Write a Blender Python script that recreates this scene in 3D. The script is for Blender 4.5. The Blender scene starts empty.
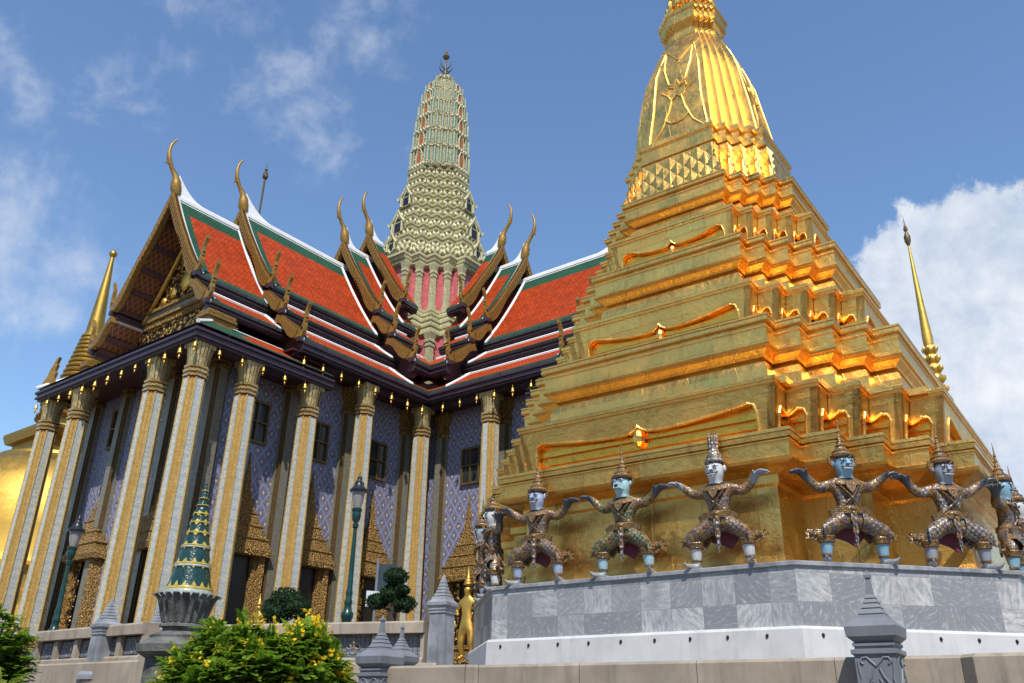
import bpy, bmesh, math, random
from mathutils import Vector, Matrix
random.seed(7)
SC = bpy.context.scene
COL = SC.collection
R = math.radians
PI = math.pi

# ------------------------------------------------------------------ camera (eye level is z = 0, ground at -1.6)
def cam_axes(yaw, pitch, roll):
    cy, sy, cp, sp, cr, sr = math.cos(yaw), math.sin(yaw), math.cos(pitch), math.sin(pitch), math.cos(roll), math.sin(roll)
    f = Vector((sy*cp, cy*cp, sp)); r = Vector((cy, -sy, 0)); u = r.cross(f)
    return cr*r + sr*u, -sr*r + cr*u, f
cam_d = bpy.data.cameras.new('camera')
cam = bpy.data.objects.new('camera', cam_d); COL.objects.link(cam)
cr_, cu_, cf_ = cam_axes(R(-37.624), R(24.147), R(1.092))
cam.matrix_world = Matrix((( cr_.x, cu_.x, -cf_.x, 0), (cr_.y, cu_.y, -cf_.y, 0), (cr_.z, cu_.z, -cf_.z, 0), (0, 0, 0, 1)))
cam_d.sensor_width = 36.0
cam_d.lens = 844.03/1024*36.0
cam_d.clip_start = 0.1; cam_d.clip_end = 5000
SC.camera = cam

# ------------------------------------------------------------------ sun, sky, exposure
SUN_AZ, SUN_EL = 140.0, 54.0
sd = Vector((math.sin(R(SUN_AZ))*math.cos(R(SUN_EL)), math.cos(R(SUN_AZ))*math.cos(R(SUN_EL)), math.sin(R(SUN_EL))))
sl = bpy.data.lights.new('sun', 'SUN'); sl.energy = 4.7; sl.angle = R(0.53); sl.color = (1.0, 0.955, 0.88)
so = bpy.data.objects.new('sun', sl); COL.objects.link(so)
so.rotation_euler = (-sd).to_track_quat('-Z', 'Y').to_euler(); so.location = sd*80
SC.view_settings.view_transform = 'Standard'; SC.view_settings.look = 'None'
SC.view_settings.exposure = 0.25; SC.view_settings.gamma = 1.0; SC.view_settings.use_curve_mapping = False

W = bpy.data.worlds.new('World'); SC.world = W; W.use_nodes = True
wn, wl = W.node_tree.nodes, W.node_tree.links
wn.clear()
def N(tree, typ, **kw):
    n = tree.nodes.new(typ)
    for k, v in kw.items():
        if k.startswith('i_'):
            key = k[2:]
            key = int(key) if key.isdigit() else key.replace('_', ' ')
            n.inputs[key].default_value = v
        else: setattr(n, k, v)
    return n
wt = W.node_tree
wout = N(wt, 'ShaderNodeOutputWorld'); wbg = N(wt, 'ShaderNodeBackground'); wbg.inputs[1].default_value = 0.15
sky = N(wt, 'ShaderNodeTexSky', sky_type='NISHITA', sun_disc=False, sun_elevation=R(SUN_EL), sun_rotation=R(SUN_AZ), altitude=0.0, air_density=1.25, dust_density=0.0, ozone_density=6.0)
def px_dir(px, py):
    return (cf_*844.03 + cr_*(px-512) - cu_*(py-341.5)).normalized()
tc = N(wt, 'ShaderNodeTexCoord')
n1 = N(wt, 'ShaderNodeTexNoise', i_Scale=9.0, i_Detail=10.0, i_Roughness=0.62, i_Distortion=0.5); wl.new(tc.outputs['Generated'], n1.inputs['Vector'])
n2 = N(wt, 'ShaderNodeTexNoise', i_Scale=26.0, i_Detail=8.0, i_Roughness=0.62); wl.new(tc.outputs['Generated'], n2.inputs['Vector'])
def wmath(op, a, b=None, c=None, clamp=False):
    n = N(wt, 'ShaderNodeMath', operation=op, use_clamp=clamp)
    for i, x in enumerate((a, b, c)):
        if x is None: continue
        if isinstance(x, (int, float)): n.inputs[i].default_value = x
        else: wl.new(x, n.inputs[i])
    return n.outputs[0]
nz = wmath('ADD', wmath('MULTIPLY', wmath('SUBTRACT', n1.outputs['Fac'], 0.5), 1.0), wmath('MULTIPLY', wmath('SUBTRACT', n2.outputs['Fac'], 0.5), 0.55))
def cloud(blobs, soft, amp, nsrc):
    cur = None
    for px, py, rad in blobs:
        d = N(wt, 'ShaderNodeVectorMath', operation='DISTANCE'); wl.new(tc.outputs['Generated'], d.inputs[0]); d.inputs[1].default_value = px_dir(px, py)
        v = wmath('DIVIDE', d.outputs['Value'], rad/844.0)
        cur = v if cur is None else wmath('SMOOTH_MIN', cur, v, 0.3)
    v = wmath('ADD', cur, wmath('MULTIPLY', nsrc, amp))
    mr = N(wt, 'ShaderNodeMapRange', interpolation_type='SMOOTHSTEP'); wl.new(v, mr.inputs['Value'])
    mr.inputs['From Min'].default_value = 1.0; mr.inputs['From Max'].default_value = 1.0-soft
    mr.inputs['To Min'].default_value = 0; mr.inputs['To Max'].default_value = 1
    return mr.outputs[0]
# heaped cloud on the right, thin wisps on the left
cum = cloud([(975,255,70),(905,268,48),(1010,232,48),(940,245,42),(985,330,95),(1040,300,110),(930,330,75),(1000,420,105),(1090,400,150),(900,300,45),(1150,300,130)], 0.24, 1.7, nz)
wisp = cloud([(15,215,62),(60,262,52),(5,285,60),(-60,240,100),(50,310,36)], 1.2, 2.4, nz)
wisp2 = cloud([(285,60,70),(310,110,55),(325,140,42),(260,15,80),(350,10,60),(180,60,28),(130,80,40),(0,40,48),(-40,40,70),(95,70,30),(410,150,18)], 1.7, 4.2, nz)
t1 = wmath('MULTIPLY', wisp, 0.40); t2 = wmath('MULTIPLY', wisp2, 0.34)
dens = wmath('MAXIMUM', wmath('MULTIPLY', cum, 0.93), wmath('MAXIMUM', t1, t2))
# shaded folds of the clouds
shade = N(wt, 'ShaderNodeMapRange'); wl.new(wmath('ADD', n1.outputs['Fac'], wmath('MULTIPLY', n2.outputs['Fac'], 0.5)), shade.inputs['Value'])
shade.inputs['From Min'].default_value = 0.55; shade.inputs['From Max'].default_value = 0.95
shade.inputs['To Min'].default_value = 0; shade.inputs['To Max'].default_value = 1
ccol = N(wt, 'ShaderNodeMix', data_type='RGBA'); wl.new(shade.outputs[0], ccol.inputs[0])
ccol.inputs[6].default_value = (5.3, 5.4, 5.6, 1); ccol.inputs[7].default_value = (2.9, 3.5, 4.4, 1)
skyc = N(wt, 'ShaderNodeMix', data_type='RGBA'); wl.new(dens, skyc.inputs[0]); wl.new(sky.outputs[0], skyc.inputs[6]); wl.new(ccol.outputs[2], skyc.inputs[7])
wl.new(skyc.outputs[2], wbg.inputs[0]); wl.new(wbg.outputs[0], wout.inputs[0])

# ------------------------------------------------------------------ mesh builder
ROOTM = {}
class MB:
    def __init__(s, T=None):
        s.v = []; s.f = []; s.mi = []; s.uv = []; s.T = T
    def P(s, p):
        p = Vector(p)
        s.v.append(s.T(p) if s.T else p); return len(s.v)-1
    def face(s, pts, mi=0, uv=None):
        ids = [s.P(p) for p in pts]; s.f.append(ids); s.mi.append(mi); s.uv.append(uv)
    def facei(s, ids, mi=0, uv=None):
        s.f.append(list(ids)); s.mi.append(mi); s.uv.append(uv)
    def box(s, x0, x1, y0, y1, z0, z1, mi=0):
        ids = [s.P(p) for p in ((x0,y0,z0),(x1,y0,z0),(x1,y1,z0),(x0,y1,z0),(x0,y0,z1),(x1,y0,z1),(x1,y1,z1),(x0,y1,z1))]
        for q in ((0,3,2,1),(4,5,6,7),(0,1,5,4),(1,2,6,5),(2,3,7,6),(3,0,4,7)): s.facei([ids[i] for i in q], mi)
    def loft(s, rings, mi=0, cap0=True, cap1=True, closed=True, mif=None, uvs=False):
        R_ = []
        for r in rings: R_.append([s.P(p) for p in r])
        n = len(rings[0])
        for k in range(len(rings)-1):
            L = 0.0
            for i in range(n if closed else n-1):
                j = (i+1) % n
                m = mif(k, i) if mif else mi
                uv = None
                if uvs:
                    a, b = Vector(rings[k][i]), Vector(rings[k][j]); l = (b-a).length
                    z0, z1 = rings[k][i][2], rings[k+1][i][2]
                    uv = ((L, z0), (L+l, z0), (L+l, z1), (L, z1)); L += l
                s.facei((R_[k][i], R_[k][j], R_[k+1][j], R_[k+1][i]), m, uv)
        if cap0: s.facei(R_[0][::-1], mif(0, 0) if mif else mi)
        if cap1: s.facei(R_[-1], mif(len(rings)-2, 0) if mif else mi)
    def lathe(s, prof, n=24, c=(0,0), mi=0, mif=None):
        rings = [[(c[0]+max(r, .0008)*math.cos(2*PI*i/n), c[1]+max(r, .0008)*math.sin(2*PI*i/n), z) for i in range(n)] for r, z in prof]
        s.loft(rings, mi, mif=mif)
    def tube(s, path, rad, n=8, mi=0):
        path = [Vector(p) for p in path]
        rr = rad if isinstance(rad, (list, tuple)) else [rad]*len(path)
        rings = []; ref = None
        for k, p in enumerate(path):
            t = (path[min(k+1, len(path)-1)] - path[max(k-1, 0)]).normalized()
            if ref is None: ref = Vector((0,0,1)) if abs(t.z) < .9 else Vector((1,0,0))
            a = t.cross(ref)
            if a.length < 1e-5: a = t.cross(Vector((0,1,0)))
            a.normalize(); b = a.cross(t).normalized(); ref = b
            rings.append([p + (a*math.cos(2*PI*i/n) + b*math.sin(2*PI*i/n))*rr[k] for i in range(n)])
        s.loft(rings, mi)
    def plate(s, poly, o, eu, ev, en, th, mi=0, mside=None):
        o, eu, ev, en = Vector(o), Vector(eu), Vector(ev), Vector(en)
        A = [s.P(o+eu*u+ev*v+en*th*.5) for u, v in poly]; B = [s.P(o+eu*u+ev*v-en*th*.5) for u, v in poly]
        s.facei(A, mi); s.facei(B[::-1], mi)
        n = len(poly)
        for i in range(n): s.facei((A[i], B[i], B[(i+1) % n], A[(i+1) % n]), mi if mside is None else mside)
    def ball(s, c, r, n=8, m=5, mi=0):
        c = Vector(c); rx, ry, rz = r if isinstance(r, (tuple, list)) else (r, r, r)
        rings = []
        for k in range(m+1):
            th = -PI/2+PI*k/m; q = max(math.cos(th), .02)
            rings.append([c+Vector((rx*q*math.cos(2*PI*i/n), ry*q*math.sin(2*PI*i/n), rz*math.sin(th))) for i in range(n)])
        s.loft(rings, mi)
    def build(s, name, mats, parent=None, smooth=None, fixn=True):
        me = bpy.data.meshes.new(name)
        inv = ROOTM[parent.name].inverted() if parent is not None else None
        vs = [inv @ v for v in s.v] if inv else s.v
        me.from_pydata([tuple(v) for v in vs], [], s.f)
        if not isinstance(mats, (list, tuple)): mats = [mats]
        for m in mats: me.materials.append(m)
        me.polygons.foreach_set('material_index', s.mi)
        if any(u is not None for u in s.uv):
            ul = me.uv_layers.new(name='UVMap')
            for p, u in zip(me.polygons, s.uv):
                if u is not None:
                    for li, q in zip(p.loop_indices, u): ul.data[li].uv = q
        if fixn:
            bm = bmesh.new(); bm.from_mesh(me); bmesh.ops.recalc_face_normals(bm, faces=bm.faces); bm.to_mesh(me); bm.free()
        if smooth:
            me.polygons.foreach_set('use_smooth', [True]*len(me.polygons)); me.set_sharp_from_angle(angle=R(smooth))
        o = bpy.data.objects.new(name, me); COL.objects.link(o)
        if parent is not None:
            o.parent = parent; ROOTM[o.name] = ROOTM[parent.name]
        else: ROOTM[o.name] = Matrix.Identity(4)
        return o

def tag(o, label=None, cat=None, group=None, kind=None):
    if label: o['label'] = label
    if cat: o['category'] = cat
    if group: o['group'] = group
    if kind: o['kind'] = kind
    return o
def thing(name, label, cat, loc=(0,0,0), rz=0.0, group=None):
    o = bpy.data.objects.new(name, None); COL.objects.link(o); o.location = loc; o.rotation_euler = (0, 0, rz)
    o.empty_display_size = .3
    ROOTM[o.name] = Matrix.Translation(Vector(loc)) @ Matrix.Rotation(rz, 4, 'Z')
    return tag(o, label, cat, group)
def recenter(o):
    """put a one-mesh thing's origin at its base"""
    me = o.data; xs = [v.co for v in me.vertices]
    c = Vector((sum(v.x for v in xs)/len(xs), sum(v.y for v in xs)/len(xs), min(v.z for v in xs)))
    for v in me.vertices: v.co -= c
    o.location = c; return o
def inst(o, delta, parent=None, rz=None):
    c = o.copy(); COL.objects.link(c); c.location = Vector(o.location)+Vector(delta); 
    if parent is not None: c.parent = parent
    ROOTM[c.name] = ROOTM[o.name]
    for ch in list(o.children):
        d = ch.copy(); COL.objects.link(d); d.parent = c
    return c
def copy_thing(o, loc, rz, label, group=None):
    c = o.copy(); COL.objects.link(c); c.location = loc; c.rotation_euler = (0, 0, rz); c['label'] = label
    if group: c['group'] = group
    for ch in list(o.children):
        d = ch.copy(); COL.objects.link(d); d.parent = c
        for g in list(ch.children):
            e = g.copy(); COL.objects.link(e); e.parent = d
    return c
# ------------------------------------------------------------------ materials
def newmat(name):
    m = bpy.data.materials.new(name); m.use_nodes = True
    t = m.node_tree; b = t.nodes['Principled BSDF']
    return m, t, b
def link(t, a, b): t.links.new(a, b)
def mixc(t, fac, a, b):
    n = N(t, 'ShaderNodeMix', data_type='RGBA')
    if isinstance(fac, (int, float)): n.inputs[0].default_value = fac
    else: link(t, fac, n.inputs[0])
    for i, c in ((6, a), (7, b)):
        if isinstance(c, (tuple, list)): n.inputs[i].default_value = (*c, 1) if len(c) == 3 else c
        else: link(t, c, n.inputs[i])
    return n.outputs[2]
def ramp(t, src, p0, p1, c0=0.0, c1=1.0):
    n = N(t, 'ShaderNodeMapRange'); link(t, src, n.inputs['Value'])
    n.inputs['From Min'].default_value = p0; n.inputs['From Max'].default_value = p1
    n.inputs['To Min'].default_value = c0; n.inputs['To Max'].default_value = c1
    return n.outputs[0]
def math_(t, op, a, b=None):
    n = N(t, 'ShaderNodeMath', operation=op)
    for i, x in enumerate((a, b)):
        if x is None: continue
        if isinstance(x, (int, float)): n.inputs[i].default_value = x
        else: link(t, x, n.inputs[i])
    return n.outputs[0]
def coords(t, kind='Object'):
    return N(t, 'ShaderNodeTexCoord').outputs[kind]
def noise(t, vec, scale, detail=4, rough=.55, out='Fac'):
    n = N(t, 'ShaderNodeTexNoise', i_Scale=scale, i_Detail=detail, i_Roughness=rough); link(t, vec, n.inputs['Vector']); return n.outputs[out]
def voro(t, vec, scale, feature='F1', out='Distance', rnd=1.0):
    n = N(t, 'ShaderNodeTexVoronoi', feature=feature, i_Scale=scale); n.inputs['Randomness'].default_value = rnd; link(t, vec, n.inputs['Vector']); return n.outputs[out]
def bump(t, b, h, strength=.3, dist=.02):
    n = N(t, 'ShaderNodeBump'); n.inputs['Strength'].default_value = strength; n.inputs['Distance'].default_value = dist
    link(t, h, n.inputs['Height']); link(t, n.outputs[0], b.inputs['Normal']); return n
def simple(name, col, rough=.6, metal=0.0, var=.15, scale=6.0, bs=.15, bd=.01, bscale=40.0, spec=.5, stain=None):
    col = tuple(x*.80 for x in col)
    m, t, b = newmat(name); v = coords(t)
    c2 = tuple(c*(1-var) for c in col); c1 = tuple(min(1, c*(1+var)) for c in col)
    c = mixc(t, ramp(t, noise(t, v, scale, 5), .35, .65), c2, c1)
    if stain:
        mp = N(t, 'ShaderNodeMapping'); link(t, v, mp.inputs[0]); mp.inputs['Scale'].default_value = (1.0, 1.0, .10)
        c = mixc(t, ramp(t, noise(t, mp.outputs[0], 4.5, 7, .7), .50, .72, 0, stain), c, tuple(x*.42 for x in col))
        c = mixc(t, ramp(t, noise(t, v, 1.1, 7, .7), .52, .70, 0, stain*.8), c, (col[0]*.55, col[1]*.50, col[2]*.42))
        c = mixc(t, ramp(t, noise(t, v, 60, 3, .7), .58, .70, 0, stain*.6), c, tuple(x*.5 for x in col))
    link(t, c, b.inputs['Base Color'])
    b.inputs['Roughness'].default_value = rough; b.inputs['Metallic'].default_value = metal
    b.inputs['Specular IOR Level'].default_value = spec
    if bs: bump(t, b, noise(t, v, bscale, 4), bs, bd)
    return m
def gold(name, col, rough=.33, scale=1.0, bs=.45, bd=.02, dirt=.25, sheet=True):
    m, t, b = newmat(name); v = coords(t)
    n_a = noise(t, v, 1.3*scale, 5, .6); n_b = noise(t, v, 7*scale, 6, .62); n_c = noise(t, v, 30*scale, 3, .6)
    c = mixc(t, ramp(t, n_a, .35, .7), tuple(x*.88 for x in col), col)
    mp = N(t, 'ShaderNodeMapping'); link(t, v, mp.inputs[0]); mp.inputs['Scale'].default_value = (1.0, 1.0, .12)
    st = noise(t, mp.outputs[0], 3.2*scale, 6, .65)
    c = mixc(t, math_(t, 'MULTIPLY', ramp(t, st, .55, .8), dirt*2), c, (col[0]*.50, col[1]*.36, col[2]*.42))
    c = mixc(t, math_(t, 'MULTIPLY', ramp(t, n_b, .60, .78), dirt), c, (col[0]*.45, col[1]*.38, col[2]*.5))
    ro = ramp(t, math_(t, 'ADD', math_(t, 'MULTIPLY', n_a, .5), math_(t, 'MULTIPLY', n_b, .5)), .35, .65, rough-.10, rough+.14)
    h = math_(t, 'ADD', math_(t, 'MULTIPLY', n_b, 1.0), math_(t, 'MULTIPLY', n_c, .22))
    if sheet:   # overlapping gilded sheets: each its own tone, joined by fine raised seams
        sp = N(t, 'ShaderNodeSeparateXYZ'); link(t, v, sp.inputs[0])
        wob = math_(t, 'MULTIPLY', math_(t, 'SUBTRACT', n_a, .5), .12)
        zz = math_(t, 'DIVIDE', math_(t, 'ADD', sp.outputs['Z'], wob), 1.45); row = math_(t, 'FLOOR', zz)
        uu = math_(t, 'ADD', math_(t, 'DIVIDE', math_(t, 'ADD', math_(t, 'ADD', sp.outputs['X'], sp.outputs['Y']), wob), 1.15), math_(t, 'MULTIPLY', row, .37))
        cx = N(t, 'ShaderNodeCombineXYZ'); link(t, math_(t, 'FLOOR', uu), cx.inputs[0]); link(t, row, cx.inputs[1])
        wn_ = N(t, 'ShaderNodeTexWhiteNoise', noise_dimensions='3D'); link(t, cx.outputs[0], wn_.inputs['Vector'])
        c = mixc(t, ramp(t, wn_.outputs['Value'], 0, 1, 0, .30), c, (col[0]*.66, col[1]*.56, col[2]*.55))
        ro = math_(t, 'ADD', ro, ramp(t, wn_.outputs['Value'], 0, 1, -.05, .07))
        e1 = math_(t, 'ABSOLUTE', math_(t, 'SUBTRACT', math_(t, 'FRACT', uu), .5)); e2 = math_(t, 'ABSOLUTE', math_(t, 'SUBTRACT', math_(t, 'FRACT', zz), .5))
        seam = math_(t, 'MAXIMUM', ramp(t, e1, .488, .497), ramp(t, e2, .493, .498))
        c = mixc(t, math_(t, 'MULTIPLY', seam, .28), c, (col[0]*.45, col[1]*.35, col[2]*.4))
        h = math_(t, 'ADD', h, math_(t, 'MULTIPLY', seam, .16))
    link(t, c, b.inputs['Base Color']); b.inputs['Metallic'].default_value = 1.0
    link(t, ro, b.inputs['Roughness'])
    bump(t, b, h, bs, bd)
    return m
K_ = .80
def dim(c): return tuple(x*K_ for x in c)
G = {}
G['gold'] = gold('gold_leaf', (.94, .56, .14), .32, 1.0, .50, .034, .45)
G['gold_hot'] = gold('gold_recess', (.93, .50, .07), .30, 1.0, .4, .03, sheet=False)
G['gold_plain'] = gold('gold_smooth', (.74, .45, .10), .47, 1.5, .25, .012, .3, False)
def carved(name, base, dark, scale, metal=.85, rough=.35):
    m, t, b = newmat(name); v = coords(t)
    d = voro(t, v, scale, 'F1'); d2 = voro(t, v, scale*2.3, 'SMOOTH_F1'); nz_ = noise(t, v, scale*.7, 5)
    h = math_(t, 'ADD', math_(t, 'MULTIPLY', d, 1.0), math_(t, 'MULTIPLY', d2, .6))
    k = ramp(t, math_(t, 'ADD', h, math_(t, 'MULTIPLY', nz_, .4)), .75, 1.05)
    link(t, mixc(t, k, base, dark), b.inputs['Base Color'])
    b.inputs['Metallic'].default_value = metal; b.inputs['Roughness'].default_value = rough
    inv = math_(t, 'SUBTRACT', 1.5, h); bump(t, b, inv, .9, .12)
    return m
G['gold_old'] = gold('weathered_gold', (.40, .25, .055), .50, .6, .2, .012, .4, False)
G['carved'] = carved('carved_gilt_relief', (.80, .50, .12), (.05, .03, .03), 5.0)
G['carved_fine'] = carved('fine_gilt_carving', (.52, .33, .10), (.20, .11, .035), 16.0, .6, .45)
G['barge'] = simple('gilded_bargeboard', (.30, .16, .03), .5, .4, .25, 9, .3, .02, 30)
G['naga'] = simple('gilded_finial', (.36, .20, .035), .5, .4, .25, 7, .3, .02, 25)
G['purple'] = simple('purple_lacquer', (.050, .028, .040), .4, 0, .25, 4, .1, .01, 30)
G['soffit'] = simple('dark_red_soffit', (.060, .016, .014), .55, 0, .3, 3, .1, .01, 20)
G['purlin'] = simple('purlin_red', (.12, .05, .055), .5)
G['white'] = simple('white_plaster', (.63, .63, .61), .6, 0, .06, 2.5, .15, .01, 25, stain=0.28)
G['roofwhite'] = simple('white_glazed_ridge', (.96, .95, .92), .5, 0, .05, 2.5, .15, .01, 25)
G['graycap'] = simple('grey_roof_flashing', (.33, .32, .31), .6, 0, .3, 3, .15, .01, 30)
def tile(name, c1, c2, mortar, fw=.22, fh=.17):
    c1, c2, mortar = dim(c1), dim(c2), dim(mortar)
    m, t, b = newmat(name); uv = coords(t, 'UV')
    br = N(t, 'ShaderNodeTexBrick', offset=.5); link(t, uv, br.inputs['Vector'])
    br.inputs['Color1'].default_value = (*c1, 1); br.inputs['Color2'].default_value = (*c2, 1); br.inputs['Mortar'].default_value = (*mortar, 1)
    br.inputs['Scale'].default_value = 1.0; br.inputs['Mortar Size'].default_value = .016; br.inputs['Bias'].default_value = -.1
    br.inputs['Mortar Smooth'].default_value = .4
    br.inputs['Brick Width'].default_value = fw; br.inputs['Row Height'].default_value = fh
    nn = noise(t, coords(t), .9, 6, .65)
    c = mixc(t, ramp(t, nn, .35, .7, 0, .4), br.outputs['Color'], tuple(x*.6 for x in c2))
    link(t, c, b.inputs['Base Color']); b.inputs['Roughness'].default_value = .6; b.inputs['Specular IOR Level'].default_value = .12
    sep = N(t, 'ShaderNodeSeparateXYZ'); link(t, uv, sep.inputs[0])
    fr = math_(t, 'FRACT', math_(t, 'DIVIDE', sep.outputs['Y'], fh))
    h = math_(t, 'SUBTRACT', fr, math_(t, 'MULTIPLY', br.outputs['Fac'], .7))
    bump(t, b, h, .55, .03)
    return m
G['tile_o'] = tile('orange_glazed_tile', (.60, .072, .008), (.36, .038, .006), (.20, .026, .006))
G['tile_plain'] = simple('old_orange_tile', (.34, .075, .02), .6, 0, .25, 3)
G['tile_g'] = tile('green_glazed_tile', (.030, .115, .060), (.022, .090, .055), (.012, .045, .03))
G['tile_e'] = tile('eave_edge_tile', (.06, .085, .07), (.045, .06, .055), (.02, .03, .03))
def lattice(name, ground, line, dot, sc, alt):
    """diamond lattice of glazed wall tiles, in the wall's own unwrapped metres"""
    m, t, b = newmat(name); uv = coords(t, 'UV')
    wob = noise(t, uv, 2.0, 2, .5, 'Color')
    sep = N(t, 'ShaderNodeSeparateXYZ'); link(t, uv, sep.inputs[0])
    u = math_(t, 'MULTIPLY', sep.outputs['X'], sc); v = math_(t, 'MULTIPLY', sep.outputs['Y'], sc*.68)
    a = math_(t, 'FRACT', math_(t, 'ADD', u, v)); c = math_(t, 'FRACT', math_(t, 'SUBTRACT', u, v))
    da = math_(t, 'ABSOLUTE', math_(t, 'SUBTRACT', a, .5)); dc = math_(t, 'ABSOLUTE', math_(t, 'SUBTRACT', c, .5))
    mx = math_(t, 'MAXIMUM', da, dc)
    rr = math_(t, 'ADD', math_(t, 'MULTIPLY', da, da), math_(t, 'MULTIPLY', dc, dc))
    pet = noise(t, uv, 16.0, 3)
    col = mixc(t, ramp(t, mx, .34, .37), ground, alt)
    col = mixc(t, ramp(t, mx, .42, .45), col, line)
    rs = math_(t, 'ADD', rr, math_(t, 'MULTIPLY', math_(t, 'SUBTRACT', pet, .5), .10))
    col = mixc(t, ramp(t, rs, .075, .055), col, dot)
    col = mixc(t, ramp(t, rs, .018, .010), col, (.55, .50, .42))
    sp = ramp(t, noise(t, uv, 9.0, 4), .42, .62, 0, .5)
    col = mixc(t, sp, col, (.26, .27, .38))
    link(t, col, b.inputs['Base Color']); b.inputs['Roughness'].default_value = .35
    bump(t, b, math_(t, 'ADD', mx, math_(t, 'MULTIPLY', pet, .3)), .3, .02)
    return m
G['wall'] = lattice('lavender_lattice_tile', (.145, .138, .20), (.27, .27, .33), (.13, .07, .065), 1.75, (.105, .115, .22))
def mosaic(name, c1, c2, gap, scale, metal, rough, stripe=None):
    c1, c2, gap = dim(c1), dim(c2), dim(gap)
    m, t, b = newmat(name); v = coords(t)
    cell = voro(t, v, scale, 'F1', 'Color', .55); ds = voro(t, v, scale, 'DISTANCE_TO_EDGE', 'Distance', .55)
    sep = N(t, 'ShaderNodeSeparateColor'); link(t, cell, sep.inputs[0])
    c = mixc(t, ramp(t, sep.outputs[0], .3, .7), c1, c2)
    c = mixc(t, ramp(t, ds, .0, .09, 1, 0), c, gap)
    if stripe:
        s2 = N(t, 'ShaderNodeSeparateXYZ'); link(t, v, s2.inputs[0])
        fz = math_(t, 'ABSOLUTE', math_(t, 'SUBTRACT', math_(t, 'FRACT', math_(t, 'MULTIPLY', s2.outputs['Z'], 2.6)), .5))
        c = mixc(t, ramp(t, fz, .16, .10, 0, .75), c, stripe)
    link(t, c, b.inputs['Base Color']); b.inputs['Metallic'].default_value = metal
    link(t, ramp(t, sep.outputs[1], 0, 1, rough-.12, rough+.2), b.inputs['Roughness'])
    bump(t, b, ds, .5, .02)
    return m
G['mos_w'] = mosaic('white_blue_glass_mosaic', (.78, .77, .70), (.55, .60, .60), (.44, .36, .18), 19, .10, .4, (.36, .42, .46))
G['mos_g'] = mosaic('gold_glass_mosaic', (.78, .55, .20), (.64, .42, .13), (.40, .24, .08), 17, .40, .42)
G['mos_dark'] = mosaic('pilaster_mosaic', (.36, .33, .22), (.26, .27, .27), (.16, .12, .06), 13, .3, .4)
G['capital'] = mosaic('capital_mosaic', (.60, .47, .22), (.50, .34, .10), (.30, .20, .08), 15, .3, .4)
G['red'] = simple('red_band', (.25, .025, .02), .4, .2, .2, 8)
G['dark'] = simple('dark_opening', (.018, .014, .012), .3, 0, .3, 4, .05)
G['pane'] = simple('dark_window_pane', (.03, .035, .03), .12, 0, .3, 2, .05)
def soffit_lattice():
    m, t, b = newmat('red_gold_lattice'); v = coords(t); sep = N(t, 'ShaderNodeSeparateXYZ'); link(t, v, sep.inputs[0])
    u = math_(t, 'MULTIPLY', sep.outputs['Y'], 3.6); w = math_(t, 'MULTIPLY', sep.outputs['Z'], 2.6)
    a = math_(t, 'ABSOLUTE', math_(t, 'SUBTRACT', math_(t, 'FRACT', math_(t, 'ADD', u, w)), .5)); c = math_(t, 'ABSOLUTE', math_(t, 'SUBTRACT', math_(t, 'FRACT', math_(t, 'SUBTRACT', u, w)), .5))
    mx = math_(t, 'MAXIMUM', a, c)
    link(t, mixc(t, ramp(t, mx, .38, .43), (.12, .03, .018), (.24, .12, .03)), b.inputs['Base Color']); b.inputs['Roughness'].default_value = .5
    return m
G['soffit_l'] = soffit_lattice()
G['frame'] = simple('brown_gilt_frame', (.16, .10, .04), .5, .3, .2, 8)
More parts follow.
